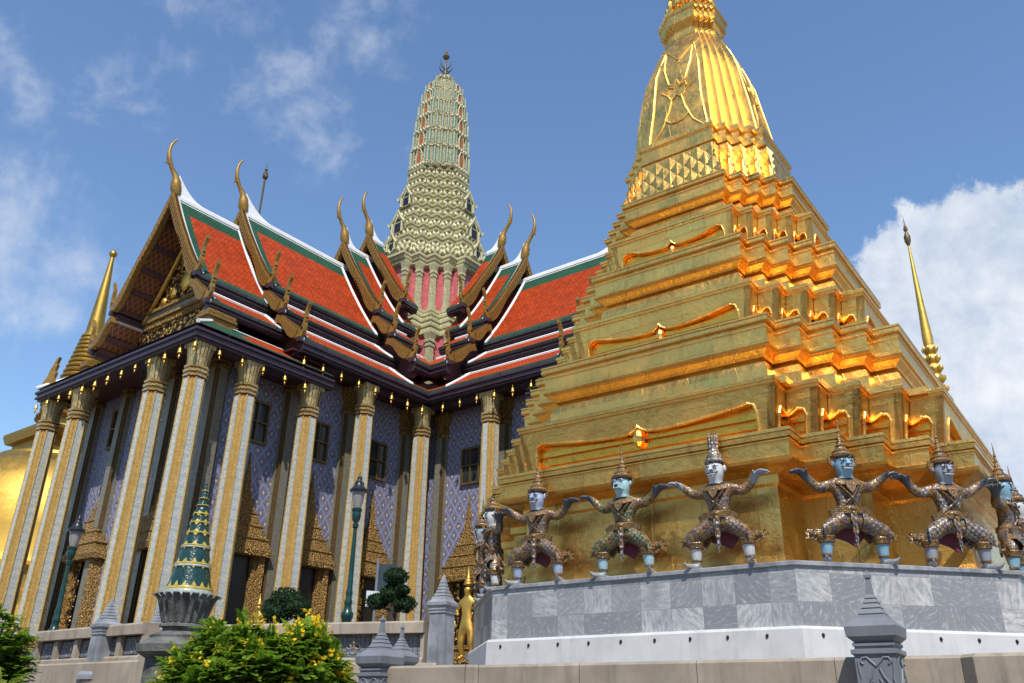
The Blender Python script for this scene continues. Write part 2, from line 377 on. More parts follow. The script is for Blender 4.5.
def marble(name, a, bcol, vein):
    a, bcol, vein = dim(a), dim(bcol), dim(vein)
    m, t, b = newmat(name); uv = coords(t, 'UV')
    br = N(t, 'ShaderNodeTexBrick', offset=0.0); link(t, uv, br.inputs['Vector'])
    br.inputs['Color1'].default_value = (0, 0, 0, 1); br.inputs['Color2'].default_value = (1, 1, 1, 1); br.inputs['Mortar'].default_value = (.3, .3, .3, 1)
    br.inputs['Scale'].default_value = 1.0; br.inputs['Mortar Size'].default_value = .004; br.inputs['Bias'].default_value = 0
    br.inputs['Brick Width'].default_value = .64; br.inputs['Row Height'].default_value = .49
    sep = N(t, 'ShaderNodeSeparateColor'); link(t, br.outputs['Color'], sep.inputs[0])
    sx = N(t, 'ShaderNodeSeparateXYZ'); link(t, uv, sx.inputs[0])
    cx = math_(t, 'FLOOR', math_(t, 'DIVIDE', sx.outputs['X'], .64)); cy_ = math_(t, 'FLOOR', math_(t, 'DIVIDE', sx.outputs['Y'], .49))
    ang = math_(t, 'MULTIPLY', math_(t, 'ADD', math_(t, 'MULTIPLY', cx, 2.3), math_(t, 'MULTIPLY', cy_, 1.7)), 1.0)
    vr = N(t, 'ShaderNodeVectorRotate', rotation_type='Z_AXIS'); link(t, uv, vr.inputs['Vector']); link(t, ang, vr.inputs['Angle'])
    mp = N(t, 'ShaderNodeMapping'); link(t, vr.outputs[0], mp.inputs[0]); mp.inputs['Scale'].default_value = (1.0, 3.2, 1)
    vv = noise(t, mp.outputs[0], 4.2, 10, .72)
    c = mixc(t, ramp(t, sep.outputs[0], .30, .80), a, bcol)
    c = mixc(t, ramp(t, vv, .44, .58, 0, .75), c, vein)
    c = mixc(t, ramp(t, vv, .38, .30, 0, .6), c, (.52, .53, .54))
    lv = noise(t, mp.outputs[0], 6.5, 9, .74); c = mixc(t, ramp(t, lv, .52, .62, 0, .7), c, (.46, .465, .46))
    big = noise(t, vr.outputs[0], 1.4, 5, .6); c = mixc(t, ramp(t, big, .45, .65, 0, .5), c, vein)
    c = mixc(t, br.outputs['Fac'], c, (.20, .18, .16))
    st = noise(t, uv, .8, 6, .7); c = mixc(t, ramp(t, st, .60, .80, 0, .45), c, (.38, .33, .25))
    link(t, c, b.inputs['Base Color']); b.inputs['Roughness'].default_value = .42
    bump(t, b, math_(t, 'SUBTRACT', 1.0, br.outputs['Fac']), .4, .006)
    return m
G['marble'] = marble('grey_marble_slabs', (.25, .258, .265), (.60, .60, .575), (.25, .26, .275))
G['marble_plain'] = simple('grey_veined_marble', (.30, .31, .33), .45, 0, .35, 3, .15, .01, 20, stain=0.7)
G['granite'] = simple('pink_granite', (.40, .33, .25), .75, 0, .22, 2.2, .3, .006, 160, stain=0.75)
G['post'] = simple('grey_painted_stone', (.20, .215, .235), .6, 0, .12, 3, .2, .006, 60, stain=0.45)
G['stone'] = simple('weathered_stone', (.13, .135, .12), .85, 0, .5, 5, .5, .02, 30, stain=0.6)
G['podium'] = simple('podium_stone', (.17, .145, .115), .8, 0, .2, 2, .2, .01, 40)
G['floor'] = simple('terrace_paving', (.24, .22, .19), .7, 0, .15, .8, .2, .01, 12)
G['ground'] = simple('courtyard_paving', (.20, .185, .165), .8, 0, .18, .5, .2, .01, 10)
G['pink'] = simple('pink_tiled_wall', (.66, .18, .19), .5, 0, .2, 5, .4, .02, 22)
G['pgreen'] = carved('pale_green_ceramic', (.58, .52, .28), (.26, .24, .14), 6.0, .0, .45)
G['pgreen2'] = simple('pale_green_moulding', (.52, .48, .27), .5, 0, .3, 9, .5, .03, 26)
G['pyel'] = simple('pale_yellow_antefix', (.58, .52, .26), .5, 0, .2, 9, .4, .02, 30)
G['pteal'] = simple('teal_niche', (.15, .28, .25), .5, 0, .2, 9)
G['porange'] = simple('terracotta_niche', (.42, .11, .03), .5, 0, .2, 9)
G['iron'] = simple('dark_gilt_iron', (.16, .11, .05), .5, .6, .2, 9)
G['lampgreen'] = simple('green_lamp_paint', (.008, .05, .042), .3, 0, .2, 6, .05)
G['lampdark'] = simple('dark_lamp_cap', (.02, .025, .03), .35, .2, .2, 6, .05)
G['conegreen'] = simple('dark_green_glaze', (.014, .055, .045), .22, 0, .35, 22, .4, .02, 34)
G['coneyel'] = simple('yellow_glaze', (.52, .40, .07), .3, 0, .2, 20, .3, .01, 40)
G['conewhite'] = simple('pale_glaze', (.42, .48, .44), .35, 0, .2, 16, .3, .01, 40)
def foliage(name, a, bcol, trans=.25):
    a, bcol = tuple(x*.88 for x in a), tuple(x*.88 for x in bcol)
    m, t, b = newmat(name); g = N(t, 'ShaderNodeNewGeometry')
    link(t, mixc(t, g.outputs['Random Per Island'], a, bcol), b.inputs['Base Color'])
    b.inputs['Roughness'].default_value = .7; b.inputs['Specular IOR Level'].default_value = .2
    tr = N(t, 'ShaderNodeBsdfTranslucent'); link(t, mixc(t, g.outputs['Random Per Island'], tuple(min(1, x*1.6) for x in a), tuple(min(1, x*1.6) for x in bcol)), tr.inputs['Color'])
    ms = N(t, 'ShaderNodeMixShader'); ms.inputs[0].default_value = trans
    link(t, b.outputs[0], ms.inputs[1]); link(t, tr.outputs[0], ms.inputs[2]); link(t, ms.outputs[0], t.nodes['Material Output'].inputs[0])
    return m
G['leaf'] = foliage('bright_leaf', (.08, .19, .015), (.24, .36, .03), .4)
G['leaf_y'] = foliage('lime_leaf', (.12, .19, .02), (.28, .33, .05), .35)
G['leaf_d'] = foliage('clipped_leaf', (.012, .035, .014), (.03, .065, .02), .15)
G['flower'] = foliage('yellow_flower', (.70, .46, .01), (.80, .58, .03), .3)
G['bark'] = simple('bark', (.07, .05, .035), .9, 0, .3, 8, .5, .02, 30)
G['signdark'] = simple('dark_sign_board', (.04, .06, .07), .4, 0, .1, 3, .05)
G['signwhite'] = simple('white_sign_board', (.72, .74, .76), .4, 0, .05, 3, .05)
G['glass'] = simple('lamp_glass', (.30, .28, .27), .12, 0, .1, 3, 0)
# ------------------------------------------------------------------ the ground and the raised terrace
gm = MB(); gm.face([(-900,-900,-1.6),(900,-900,-1.6),(900,900,-1.6),(-900,900,-1.6)]); tag(gm.build('ground', G['ground']), kind='structure')
tm = MB(); tm.loft([[(-90,7.9,z),(14,7.9,z),(14,75,z),(-90,75,z)] for z in (-1.7, .30)]); tag(tm.build('terrace', G['floor']), kind='structure')

# ------------------------------------------------------------------ the large gilded chedi
CC = Vector((-8.670, 21.363, 0)); CO = R(0.9726)
CT = Matrix.Translation(CC) @ Matrix.Rotation(CO, 4, 'Z')
def ct(p):
    k = min(1, max(0, (p[2]-11.5)/7)); return CT @ Vector((p[0]-.13*k*k*(3-2*k), p[1], p[2]))
def redent(w, h, n):
    s = (h-w)/n; q = [(w, -h)]
    for k in range(n): q += [(w+k*s, -h+(k+1)*s), (w+(k+1)*s, -h+(k+1)*s)]
    out = []
    for _ in range(4):
        out += q; q = [(-y, x) for x, y in q]
    return out
def rring(w, h, n, d, z): return [(x, y, z) for x, y in redent(w+d, h+d, n)]
CH = thing('chedi', 'large gilded chedi with indented corners standing on a marble plinth, held up by demon figures', 'chedi', (CC.x, CC.y, .30), CO)
def tier(name, w, h, n, prof, mat, sm=None):
    m = MB(ct); m.loft([rring(w, h, n, d, z) for z, d in prof]); return m.build(name, mat, CH, sm)
def oct_ring(d, z, w=3.33, h=6.40):
    k = .4142*d
    q = [(w+k, -h-d), (h+d, -w-k)]; out = []
    for _ in range(4):
        out += [(x, y, z) for x, y in q]; q = [(-y, x) for x, y in q]
    return out
m = MB(ct); m.loft([oct_ring(0, 1.50), oct_ring(0, 2.56)], uvs=True); m.build('marble_plinth', G['marble'], CH)
m = MB(ct); m.loft([oct_ring(0.0, 2.555), oct_ring(.05, 2.575), oct_ring(.05, 2.635), oct_ring(.03, 2.65), oct_ring(-.9, 2.652)]); m.build('plinth_edge', G['marble_plain'], CH)
m = MB(ct); m.loft([oct_ring(.14, .30), oct_ring(.11, 1.50), oct_ring(.07, 1.55), oct_ring(-.02, 1.56)]); wb = m.build('white_base', G['white'], CH)
def hole(px, py, nx, ny, first=[None]):
    c = ct(Vector((px, py, 1.40)))
    if first[0] is None:
        q = MB(ct); q.ball((px, py, 1.40), (.03, .03, .04), 8, 4); first[0] = q.build('drain_hole', G['dark'], wb, 40); first.append((px, py)); return
    a = CT.inverted() @ c; f0 = first[1]
    inst(first[0], (px-f0[0], py-f0[1], 0), wb)
k = -3.0
while k < 3.3:
    hole(k, -6.515, 0, -1); k += .72
for i in range(6):
    tpar = (i+.5)/6; hole(3.38+tpar*3.06+.005, -6.51+tpar*3.06+.0, 0, 0)
# demon storey wall, cornices, lion-leg blocks, bell
tier('base_wall', 2.95, 5.68, 2, [(2.60, .10), (2.78, .10), (2.80, .02), (2.9, 0), (4.2, 0), (4.25, .06), (4.5, .06)], G['gold'])
def cornice(w, h, zt, z0, over):
    H = zt-z0; f = lambda a: z0+H*a
    tier('cornice', w, h, 4, [(z0-.1, over), (f(.025), over), (f(.03), over-.20), (f(.05), -.20), (f(.115), -.22), (f(.12), -.09), (f(.15), -.09), (f(.16), -.13), (f(.30), -.13), (f(.40), -.18), (f(.41), -.30), (f(.45), -.31), (f(.47), -.20), (f(.50), -.17), (f(.55), -.07),
        (f(.575), -.05), (f(.58), .0), (f(.605), .015), (f(.625), .015), (f(.635), -.035), (f(.82), -.025), (f(.825), .0), (f(.845), .0), (f(.85), -.03), (f(.885), -.03), (f(.89), .03), (f(.905), .045), (f(.95), .045), (f(.955), .02), (f(.965), .02), (f(.97), .05), (f(.995), .05), (zt, .03), (zt+.001, -.5)], G['gold'])
tier('cornice', 3.46, 6.16, 4, [(4.38, -.62), (4.42, -.40), (4.50, -.22), (4.53, -.10), (4.57, -.02), (4.63, .01), (4.64, -.05), (4.66, -.07), (4.94, -.05), (4.945, -.02), (4.965, -.02), (4.97, -.06), (4.99, -.06), (5.0, 0), (5.09, .01), (5.095, -.02), (5.11, -.02), (5.115, .015), (5.175, .015), (5.19, -.015), (5.191, -.6)], G['gold'])
cornice(2.90, 5.08, 8.16, 6.43, .40)
cornice(2.09, 3.84, 11.11, 9.47, .32)
cornice(1.55, 2.93, 13.74, 12.33, .25)
def lion_block(w, h, z0, z1, fl):
    H = z1-z0
    m = MB(ct)
    m.loft([rring(w, h, 4, d, z0+H*v) for v, d in ((-.02, fl-.03), (.13, fl*.85-.03), (.135, fl*.85-.12), (.20, fl*.8-.14), (.21, fl*.8-.08), (.30, fl*.7-.09), (.305, fl*.7-.17), (.36, fl*.62-.18), (.37, fl*.62-.10), (.46, fl*.54-.11), (.465, fl*.54-.16), (.62, fl*.4-.17), (.9, -.14), (.985, -.02), (1.0, -.02), (1.001, -.45))])
    m.build('recessed_moulding', G['gold_hot'], CH)
    m = MB(ct); pts = redent(w, h, 4); n = len(pts); per = 9
    for i in range(n):
        a = Vector((*pts[i], 0)); b = Vector((*pts[(i+1) % n], 0)); L = (b-a).length; du = (b-a)/L; en = Vector((du.y, -du.x, 0)); k = i % per
        if k == 8:
            fw = .30*h/5
            half = [(L-fw, 0), (L-fw+.02, .20*H), (L-fw-.03, .44*H), (L-fw-.10, .56*H), (L-fw-.24, .60*H), (L-fw-.40, .58*H), (.78*L, .52*H), (.68*L, .475*H), (.58*L, .46*H), (.535*L, .475*H), (.51*L, .53*H), (.5*L, .585*H)]
            op = half+[(L-u, v) for u, v in half[::-1][1:]]
            poly = [(0, 0), (0, H), (L, H), (L, 0)]+op; ca = cb = 1
        else:
            op = [(.70*L, 0), (.64*L, .22*H), (.66*L, .42*H), (.56*L, .53*H), (.36*L, .55*H), (.16*L, .49*H), (0.02*L, .47*H)]
            poly = [(0.02*L, H), (L, H), (L, 0)]+op; ca, cb = -1, 1
            if k % 2 == 0:   # convex end first
                op = [(L-u, v) for u, v in op]; poly = [(L-u, v) for u, v in poly][::-1]; ca, cb = 1, -1
        def warp(u, v):
            e = fl*(1-v/H)
            return (-ca*e+u*(L+ca*e+cb*e)/L, v)
        pp = [warp(*q) for q in poly]
        A = []; B = []
        for (u, v), (u0, v0) in zip(pp, poly):
            e = fl*(1-v0/H)
            base = a+du*u+Vector((0, 0, z0+v))
            A.append(m.P(base+en*e)); B.append(m.P(base+en*(e-.15)))
        m.facei(A); m.facei(B[::-1]); q = len(pp)
        for j in range(q): m.facei((A[j], B[j], B[(j+1) % q], A[(j+1) % q]))
        path = []
        for (u0, v0) in op:
            u, v = warp(u0, v0); e = fl*(1-v0/H)
            path.append(a+du*u+Vector((0, 0, z0+v+.02))+en*(e+.012))
        m.tube(path, .030*h/5, 6)
        if k == 8:
            u, v = warp(.5*L, .40*H); m.ball(a+du*u+Vector((0, 0, z0+v))+en*(fl*.5-.06), (.13*h/5, .13*h/5, .2*h/5), 8, 6)
    o = m.build('lion_leg_block', G['gold'], CH)
    m = MB(ct); m.loft([rring(w, h, 4, d, z1-H*v) for v, d in ((.14, -.05), (.135, .005), (.115, .012), (.11, -.015), (.075, -.01), (.07, .022), (.02, .03), (.0, .015), (-.001, -.3))]); m.build('top_fillet', G['gold'], o)
lion_block(3.17, 5.76, 5.19, 6.43, -.20)
lion_block(2.42, 4.40, 8.16, 9.47, -.20)
lion_block(1.80, 3.34, 11.11, 12.33, -.16)
# lotus petals under the top cornice
def petal_band(w, h, z0, z1, d0, d1, size, name='lotus_band'):
    m = MB(ct)
    m.loft([rring(w, h, 4, d, z) for z, d in ((z0-.05, d0-.12), ((z0+z1)/2, (d0+d1)/2-.10), (z1, d1-.10), (z1+.05, d1-.10))])
    pts = redent(w, h, 4); n = len(pts)
    rows = 3; hh = (z1-z0)/rows
    for i in range(n):
        a = Vector((*pts[i], 0)); b = Vector((*pts[(i+1) % n], 0)); L = (b-a).length; du = (b-a)/L; en = Vector((du.y, -du.x, 0)); cnt = max(1, round(L/size)); hw = L/cnt/2
        for r_ in range(rows*2-1):
            zc = z0+hh*(r_+1)/2; odd = r_ % 2
            for j in range(cnt+odd if cnt > 1 else 1):
                c = (j+(.5 if not odd or cnt == 1 else 0))*2*hw
                def pt(u, v, o):
                    uu = min(max(c+u*hw, 0), L); z = min(max(zc+v*hh/2*1.0, z0-.02), z1+.02); d = d0+(d1-d0)*((z-z0)/(z1-z0)); return a+du*uu+en*(d-.09+o)+Vector((0, 0, z))
                P4 = [pt(-1, 0, .0), pt(0, -1, .03), pt(1, 0, .0), pt(0, 1, .055)]; ce = pt(0, .2, .042); ids = [m.P(p) for p in P4]; k = m.P(ce)
                for q in range(4): m.facei((ids[q], ids[(q+1) % 4], k))
    return m.build(name, G['gold'], CH, fixn=False)
petal_band(1.32, 2.46, 13.74, 15.25, .10, -.08, .46)
tier('cornice', 1.20, 2.30, 4, [(15.2, -.14), (15.32, -.10), (15.36, 0), (15.44, 0), (15.47, -.06), (15.85, -.05), (15.87, .0), (16.02, 0), (16.021, -.4)], G['gold'])
bell = tier('bell', 0, 0, 4, [(0, 0)], G['gold']) if False else None
BP = [(16.0, 1.08, 2.05), (17.0, 1.03, 1.93), (18.0, .97, 1.79), (19.0, .89, 1.63), (19.55, .83, 1.50), (20.0, .75, 1.33), (20.4, .66, 1.15), (20.85, .56, .98)]
m = MB(ct); m.loft([rring(w, h, 4, 0, z) for z, w, h in BP]); bell = m.build('bell', G['gold'], CH)
def bell_wh(z):
    for (a, w0, h0), (b, w1, h1) in zip(BP, BP[1:]):
        if a <= z <= b:
            t = (z-a)/(b-a); return w0+(w1-w0)*t, h0+(h1-h0)*t
    return BP[-1][1:]
m = MB(ct)
curves = [[(-.90, 16.1), (-.80, 17.5), (-.82, 19.0), (-.7, 20.15)], [(-.86, 16.1), (-.5, 16.6), (-.28, 17.2), (-.16, 17.8)], [(-.62, 20.0), (-.52, 19.2), (-.30, 18.45), (-.1, 18.3)],
          [(-.95, 20.4), (-.45, 20.05), (0, 19.5)], [(-.55, 18.2), (-.35, 18.1), (-.3, 18.35), (-.12, 18.22), (0, 18.55)], [(-.55, 18.2), (-.3, 17.95), (-.18, 17.7), (0, 17.9)], [(-.3, 17.2), (-.38, 16.95), (-.2, 16.75), (0, 16.72)]]
for rot in range(4):
    for cu in curves:
        for sg in (-1, 1):
            path = []
            for u, z in cu:
                w, h = bell_wh(z); x, y = sg*u*w, -h-.015
                for _ in range(rot): x, y = -y, x
                path.append((x, y, z))
            fine = []
            for a, b in zip(path, path[1:]):
                for q in range(4): fine.append(Vector(a).lerp(Vector(b), q/4))
            fine.append(Vector(path[-1]))
            m.tube(fine, .028, 6)
m.build('bell_ornament', G['gold_plain'], bell, 40)
tier('cornice', .46, .98, 4, [(20.76, -.10), (20.85, -.05), (20.9, 0), (21.1, 0), (21.14, -.10), (21.4, -.15), (21.54, -.06), (21.6, .02), (21.95, .04), (21.98, .08), (22.12, .08), (22.121, -.4)], G['gold'])
m = MB(ct)
prof = [(.74, 22.10), (.78, 22.2), (.58, 22.3), (.56, 22.45), (.64, 22.6), (.82, 23.0), (.80, 23.25), (.66, 23.35), (.62, 23.5)]
m.lathe(prof, 32)
for i in range(14):
    a = 2*PI*i/14
    m.ball((.76*math.cos(a), .76*math.sin(a), 22.85), (.14, .14, .3), 7, 5)
m.build('spire_lotus', G['gold'], CH, 40)
m = MB(ct); pr = [(.62, 23.45)]; z = 23.5; r_ = .62
for i in range(18):
    h = .26*(1-.02*i); pr += [(r_*.86, z+.02), (r_, z+h*.35), (r_, z+h*.6), (r_*.86, z+h*.95)]; z += h; r_ *= .93
pr += [(r_*.7, z), (.08, z+3.5), (.14, z+3.6), (.10, z+3.9), (.02, z+4.6)]
m.lathe(pr, 28); m.build('spire', G['gold_plain'], CH, 40)
# ------------------------------------------------------------------ demon figures that carry the chedi
def skin_mesh(joints, bones, sub=2, root=0):
    me = bpy.data.meshes.new('figure'); me.from_pydata([j[0] for j in joints], bones, [])
    o = bpy.data.objects.new('figure', me); COL.objects.link(o)
    o.modifiers.new('skin', 'SKIN'); 
    if not me.skin_vertices: 
        bpy.context.view_layer.objects.active = o
        bpy.ops.mesh.customdata_skin_add()
    sv = me.skin_vertices[0].data
    for i, j in enumerate(joints):
        r = j[1]; sv[i].radius = r if isinstance(r, tuple) else (r, r); sv[i].use_root = (i == root)
    o.modifiers['skin'].use_smooth_shade = True
    s = o.modifiers.new('sub', 'SUBSURF'); s.levels = sub; s.render_levels = sub
    dg = bpy.context.evaluated_depsgraph_get(); dg.update()
    res = bpy.data.meshes.new_from_object(o.evaluated_get(dg)); 
    bpy.data.objects.remove(o); bpy.data.meshes.remove(me)
    return res
def demon_body(tw):
    J = []; B = []
    def j(p, r, par=None):
        J.append((p, r)); 
        if par is not None: B.append((par, len(J)-1))
        return len(J)-1
    pel = j((0, 0, .88), (.21, .17)); wa = j((0, -.05, 1.10), (.17, .15), pel); ch = j((0, -.08, 1.36), (.235, .18), wa); nb = j((0, -.07, 1.53), (.13, .12), ch)
    ne = j((0, -.09, 1.60), (.12, .12), nb); h1 = j((0, -.12, 1.70), (.165, .165), ne); h2 = j((0, -.12, 1.85), (.20, .195), h1); h3 = j((0, -.10, 2.01), (.145, .15), h2)
    for sg in (-1, 1):
        b = tw*sg
        sh = j((sg*.25, -.05, 1.47), (.13, .125), ch); el = j((sg*(.48-.03*b), .0+.05*b, 1.41+.04*b), (.11, .11), sh); fa = j((sg*(.61-.02*b), -.02, 1.50+.03*b), (.10, .10), el)
        wr = j((sg*(.71-.02*b), -.05, 1.60), (.075, .085), fa); pa = j((sg*.80, -.06, 1.665), (.055, .13), wr)
        for q, (dx, dy, ln) in enumerate(((.0, -.10, .14), (.01, -.035, .185), (.01, .032, .18), (.0, .095, .13))):
            k1 = j((sg*(.85+dx), -.06+dy, 1.69), (.030, .030), pa); k2 = j((sg*(.85+dx+ln*.55), -.06+dy*1.25, 1.705), (.026, .026), k1); j((sg*(.85+dx+ln), -.06+dy*1.3, 1.68), (.019, .019), k2)
        t1 = j((sg*.76, -.17, 1.66), (.026, .026), pa); j((sg*.80, -.24, 1.70), (.018, .018), t1)
        hp = j((sg*.14, -.01, .82), (.19, .17), pel); th = j((sg*.34, -.07, .71), (.165, .165), hp); kn = j((sg*.50, -.11, .57), (.135, .135), th)
        s1 = j((sg*.515, -.09, .36), (.125, .125), kn); an = j((sg*.53, -.07, .12), (.085, .09), s1); he = j((sg*.535, -.06, .05), (.08, .06), an); j((sg*.60, -.22, .04), (.06, .04), he)
    me = skin_mesh(J, B, 2, 0)
    for p in me.polygons:
        c = p.center; ax = abs(c.x); k = 1
        if c.z > 1.575 and ax < .3: k = 0
        elif ax > .70 and c.z > 1.5: k = 2
        elif c.z < .37: k = 0
        if .37 <= c.z < .47 or (.95 < c.z < 1.05 and ax < .3): k = 3
        if .25 < ax < .32 and c.z > 1.3 and c.z < 1.7: k = 3
        if .64 < ax <= .70 and c.z > 1.45: k = 3
        if .12 < c.z < .17: k = 3
        p.material_index = k
    me.polygons.foreach_set('use_smooth', [True]*len(me.polygons))
    return me
BODY = [demon_body(-.35), demon_body(.45)]
def armour(name, c1, c2, sc, chk=True):
    m, t, b = newmat(name); v = coords(t)
    ck = N(t, 'ShaderNodeTexChecker', i_Scale=sc); link(t, v, ck.inputs['Vector'])
    d = voro(t, v, sc*.9, 'DISTANCE_TO_EDGE', rnd=.35)
    c = mixc(t, ck.outputs['Fac'], c1, c2)
    c = mixc(t, ramp(t, d, .0, .10, 1, 0), c, (.06, .045, .035))
    cell = voro(t, v, sc*.9, 'F1', 'Color', .35); sp = N(t, 'ShaderNodeSeparateColor'); link(t, cell, sp.inputs[0])
    c = mixc(t, ramp(t, sp.outputs[0], .80, .82, 0, .8), c, (.30, .16, .03)); c = mixc(t, ramp(t, sp.outputs[1], .90, .92, 0, .6), c, (.03, .08, .06)); c = mixc(t, ramp(t, sp.outputs[2], .93, .95, 0, .6), c, (.16, .03, .02))
    c = mixc(t, ramp(t, noise(t, v, 7, 4), .55, .7, 0, .6), c, (.28, .15, .035))
    link(t, c, b.inputs['Base Color']); b.inputs['Metallic'].default_value = .2; b.inputs['Roughness'].default_value = .32
    bump(t, b, d, .8, .02); return m
G['arm_silver'] = armour('silver_mosaic_armour', (.36, .35, .34), (.10, .07, .06), 17)
G['arm_brown'] = armour('brown_mosaic_armour', (.15, .07, .04), (.25, .22, .19), 17)
G['arm_green'] = armour('green_mosaic_armour', (.035, .08, .045), (.24, .22, .12), 17)
G['arm_slate'] = armour('slate_mosaic_armour', (.08, .07, .09), (.24, .18, .13), 17)
G['trim'] = armour('gilt_trim', (.32, .17, .05), (.11, .07, .04), 30)
G['redcloth'] = simple('dark_red_cloth', (.16, .02, .035), .6, 0, .2, 6)
G['sk_white'] = simple('white_enamel', (.62, .63, .63), .35, 0, .10, 9, .15, .01, 25)
G['sk_blue'] = simple('pale_blue_enamel', (.26, .45, .56), .35, 0, .14, 9, .15, .01, 25)
G['sk_lav'] = simple('lavender_enamel', (.40, .47, .62), .35, 0, .12, 9, .15, .01, 25)
G['sk_cyan'] = simple('pale_aqua_enamel', (.40, .60, .64), .35, 0, .12, 9, .15, .01, 25)
G['sk_grey'] = simple('grey_enamel', (.33, .36, .40), .35, 0, .12, 9, .15, .01, 25)
G['sk_deep'] = simple('blue_enamel', (.16, .30, .58), .35, 0, .14, 9, .15, .01, 25)
G['hand_dark'] = simple('dark_slate_hand', (.07, .095, .13), .4, 0, .15, 9)
G['hand_grey'] = simple('grey_hand', (.30, .34, .40), .4, 0, .12, 9)
G['ink'] = simple('dark_paint', (.03, .03, .035), .4, 0, .1, 9, 0)
G['shoe'] = simple('shoe_mosaic', (.40, .40, .40), .4, .3, .35, 30)
def set_mat(o, mats):
    for i, mm in enumerate(mats):
        o.material_slots[i].link = 'OBJECT'; o.material_slots[i].material = mm
PARTS = {}
def part(key, bld, mat, root, name, sm=40):
    if key not in PARTS:
        m = MB(); mats = bld(m); o = m.build(name, mats or mat, None, sm); PARTS[key] = o.data; bpy.data.objects.remove(o)
    o = bpy.data.objects.new(name, PARTS[key]); COL.objects.link(o); o.parent = root
    if mat is not None: set_mat(o, mat if isinstance(mat, list) else [mat])
    return o
def CTf(p): return Vector((p[0]*1.0, (p[1]+.10)*1.0-.10, 1.99+(p[2]-1.97)*1.0))
def KTf(p): return Vector((p[0]*1.2, (p[1]+.03)*1.2-.08, p[2]))
def BTf(p): return Vector((p[0]*1.2, p[1]*1.2-.02, p[2]))
def STf(p): return Vector((p[0]*1.08, p[1]*1.1-.0, p[2]+.01))
def b_crown_spire(m):
    m.T = CTf
    m.lathe([(.18, 1.94), (.215, 1.95), (.225, 1.985), (.205, 2.0), (.17, 2.03), (.165, 2.06), (.17, 2.07), (.12, 2.10), (.095, 2.15), (.09, 2.17), (.105, 2.185), (.075, 2.21), (.055, 2.26), (.065, 2.27), (.05, 2.30), (.038, 2.36), (.046, 2.37), (.032, 2.40), (.024, 2.48), (.03, 2.49), (.018, 2.54), (.010, 2.68), (.003, 2.78)], 16, (0, -.10))
    for sg in (-1, 1): m.plate([(0, 0), (.07, .02), (.10, .12), (.06, .22), (.045, .10), (0, .08)], (sg*.19, -.09, 1.80), (sg, 0, 0), (0, 0, 1), (0, 1, 0), .03)
def b_crown_flute(m):
    m.T = CTf
    m.lathe([(.16, 1.96), (.19, 1.97), (.195, 2.0), (.18, 2.03), (.15, 2.05), (.15, 2.09), (.14, 2.13), (.11, 2.18), (.10, 2.2), (.09, 2.24), (.075, 2.26), (.07, 2.50), (.03, 2.52)], 16, (0, -.10))
    for i in range(9):
        a = 2*PI*i/9; m.tube([(0.075*math.cos(a), -.10+.075*math.sin(a), 2.24), (0.085*math.cos(a), -.10+.085*math.sin(a), 2.45), (0.10*math.cos(a), -.10+.10*math.sin(a), 2.56)], [.025, .024, .012], 6)
def FT(p): return Vector((p[0]*1.15, (p[1]+.02)*1.14-.09, (p[2]-1.85)*1.08+1.85))
def b_face(m):
    m.T = FT
    # nose, brows, eyes, mouth, ears: 0 skin, 1 ink, 2 white
    m.loft([[(-.018, -.215, 1.90), (.018, -.215, 1.90), (.01, -.19, 1.92), (-.01, -.19, 1.92)], [(-.036, -.255, 1.81), (.036, -.255, 1.81), (.03, -.19, 1.80), (-.03, -.19, 1.80)]], 0)
    for sg in (-1, 1):
        m.ball((sg*.068, -.198, 1.885), (.036, .022, .024), 8, 5, 2); m.ball((sg*.068, -.216, 1.885), (.015, .01, .016), 6, 4, 1)
        m.tube([(sg*.02, -.214, 1.915), (sg*.07, -.212, 1.95), (sg*.125, -.165, 1.925)], [.010, .014, .006], 6, 1)
        m.tube([(sg*.0, -.218, 1.745), (sg*.05, -.205, 1.752), (sg*.095, -.165, 1.785)], [.014, .015, .006], 6, 1)
        m.loft([[(sg*.04, -.212, 1.75), (sg*.062, -.205, 1.75), (sg*.05, -.19, 1.75)], [(sg*.055, -.222, 1.79), (sg*.057, -.222, 1.79), (sg*.056, -.215, 1.79)]], 2)
        m.ball((sg*.165, -.02, 1.86), (.025, .04, .065), 7, 5, 0)
    m.tube([(-.07, -.198, 1.735), (0, -.222, 1.728), (.07, -.198, 1.735)], .012, 6, 2)
def b_mouth(m):   # open muzzle of the monkey-faced figure
    m.T = FT
    m.loft([[(-.09, -.14, 1.72), (.09, -.14, 1.72), (.08, -.14, 1.86), (-.08, -.14, 1.86)], [(-.06, -.27, 1.735), (.06, -.27, 1.735), (.05, -.26, 1.84), (-.05, -.26, 1.84)]], 0)
    m.ball((0, -.262, 1.78), (.048, .022, .034), 8, 5, 1)
    for sg in (-1, 1):
        m.ball((sg*.068, -.198, 1.90), (.036, .022, .024), 8, 5, 2); m.ball((sg*.068, -.216, 1.90), (.015, .01, .016), 6, 4, 1); m.ball((sg*.165, -.02, 1.86), (.03, .03, .05), 7, 5, 0)
        m.tube([(sg*.02, -.21, 1.93), (sg*.07, -.21, 1.955), (sg*.125, -.165, 1.935)], [.010, .014, .006], 6, 1)
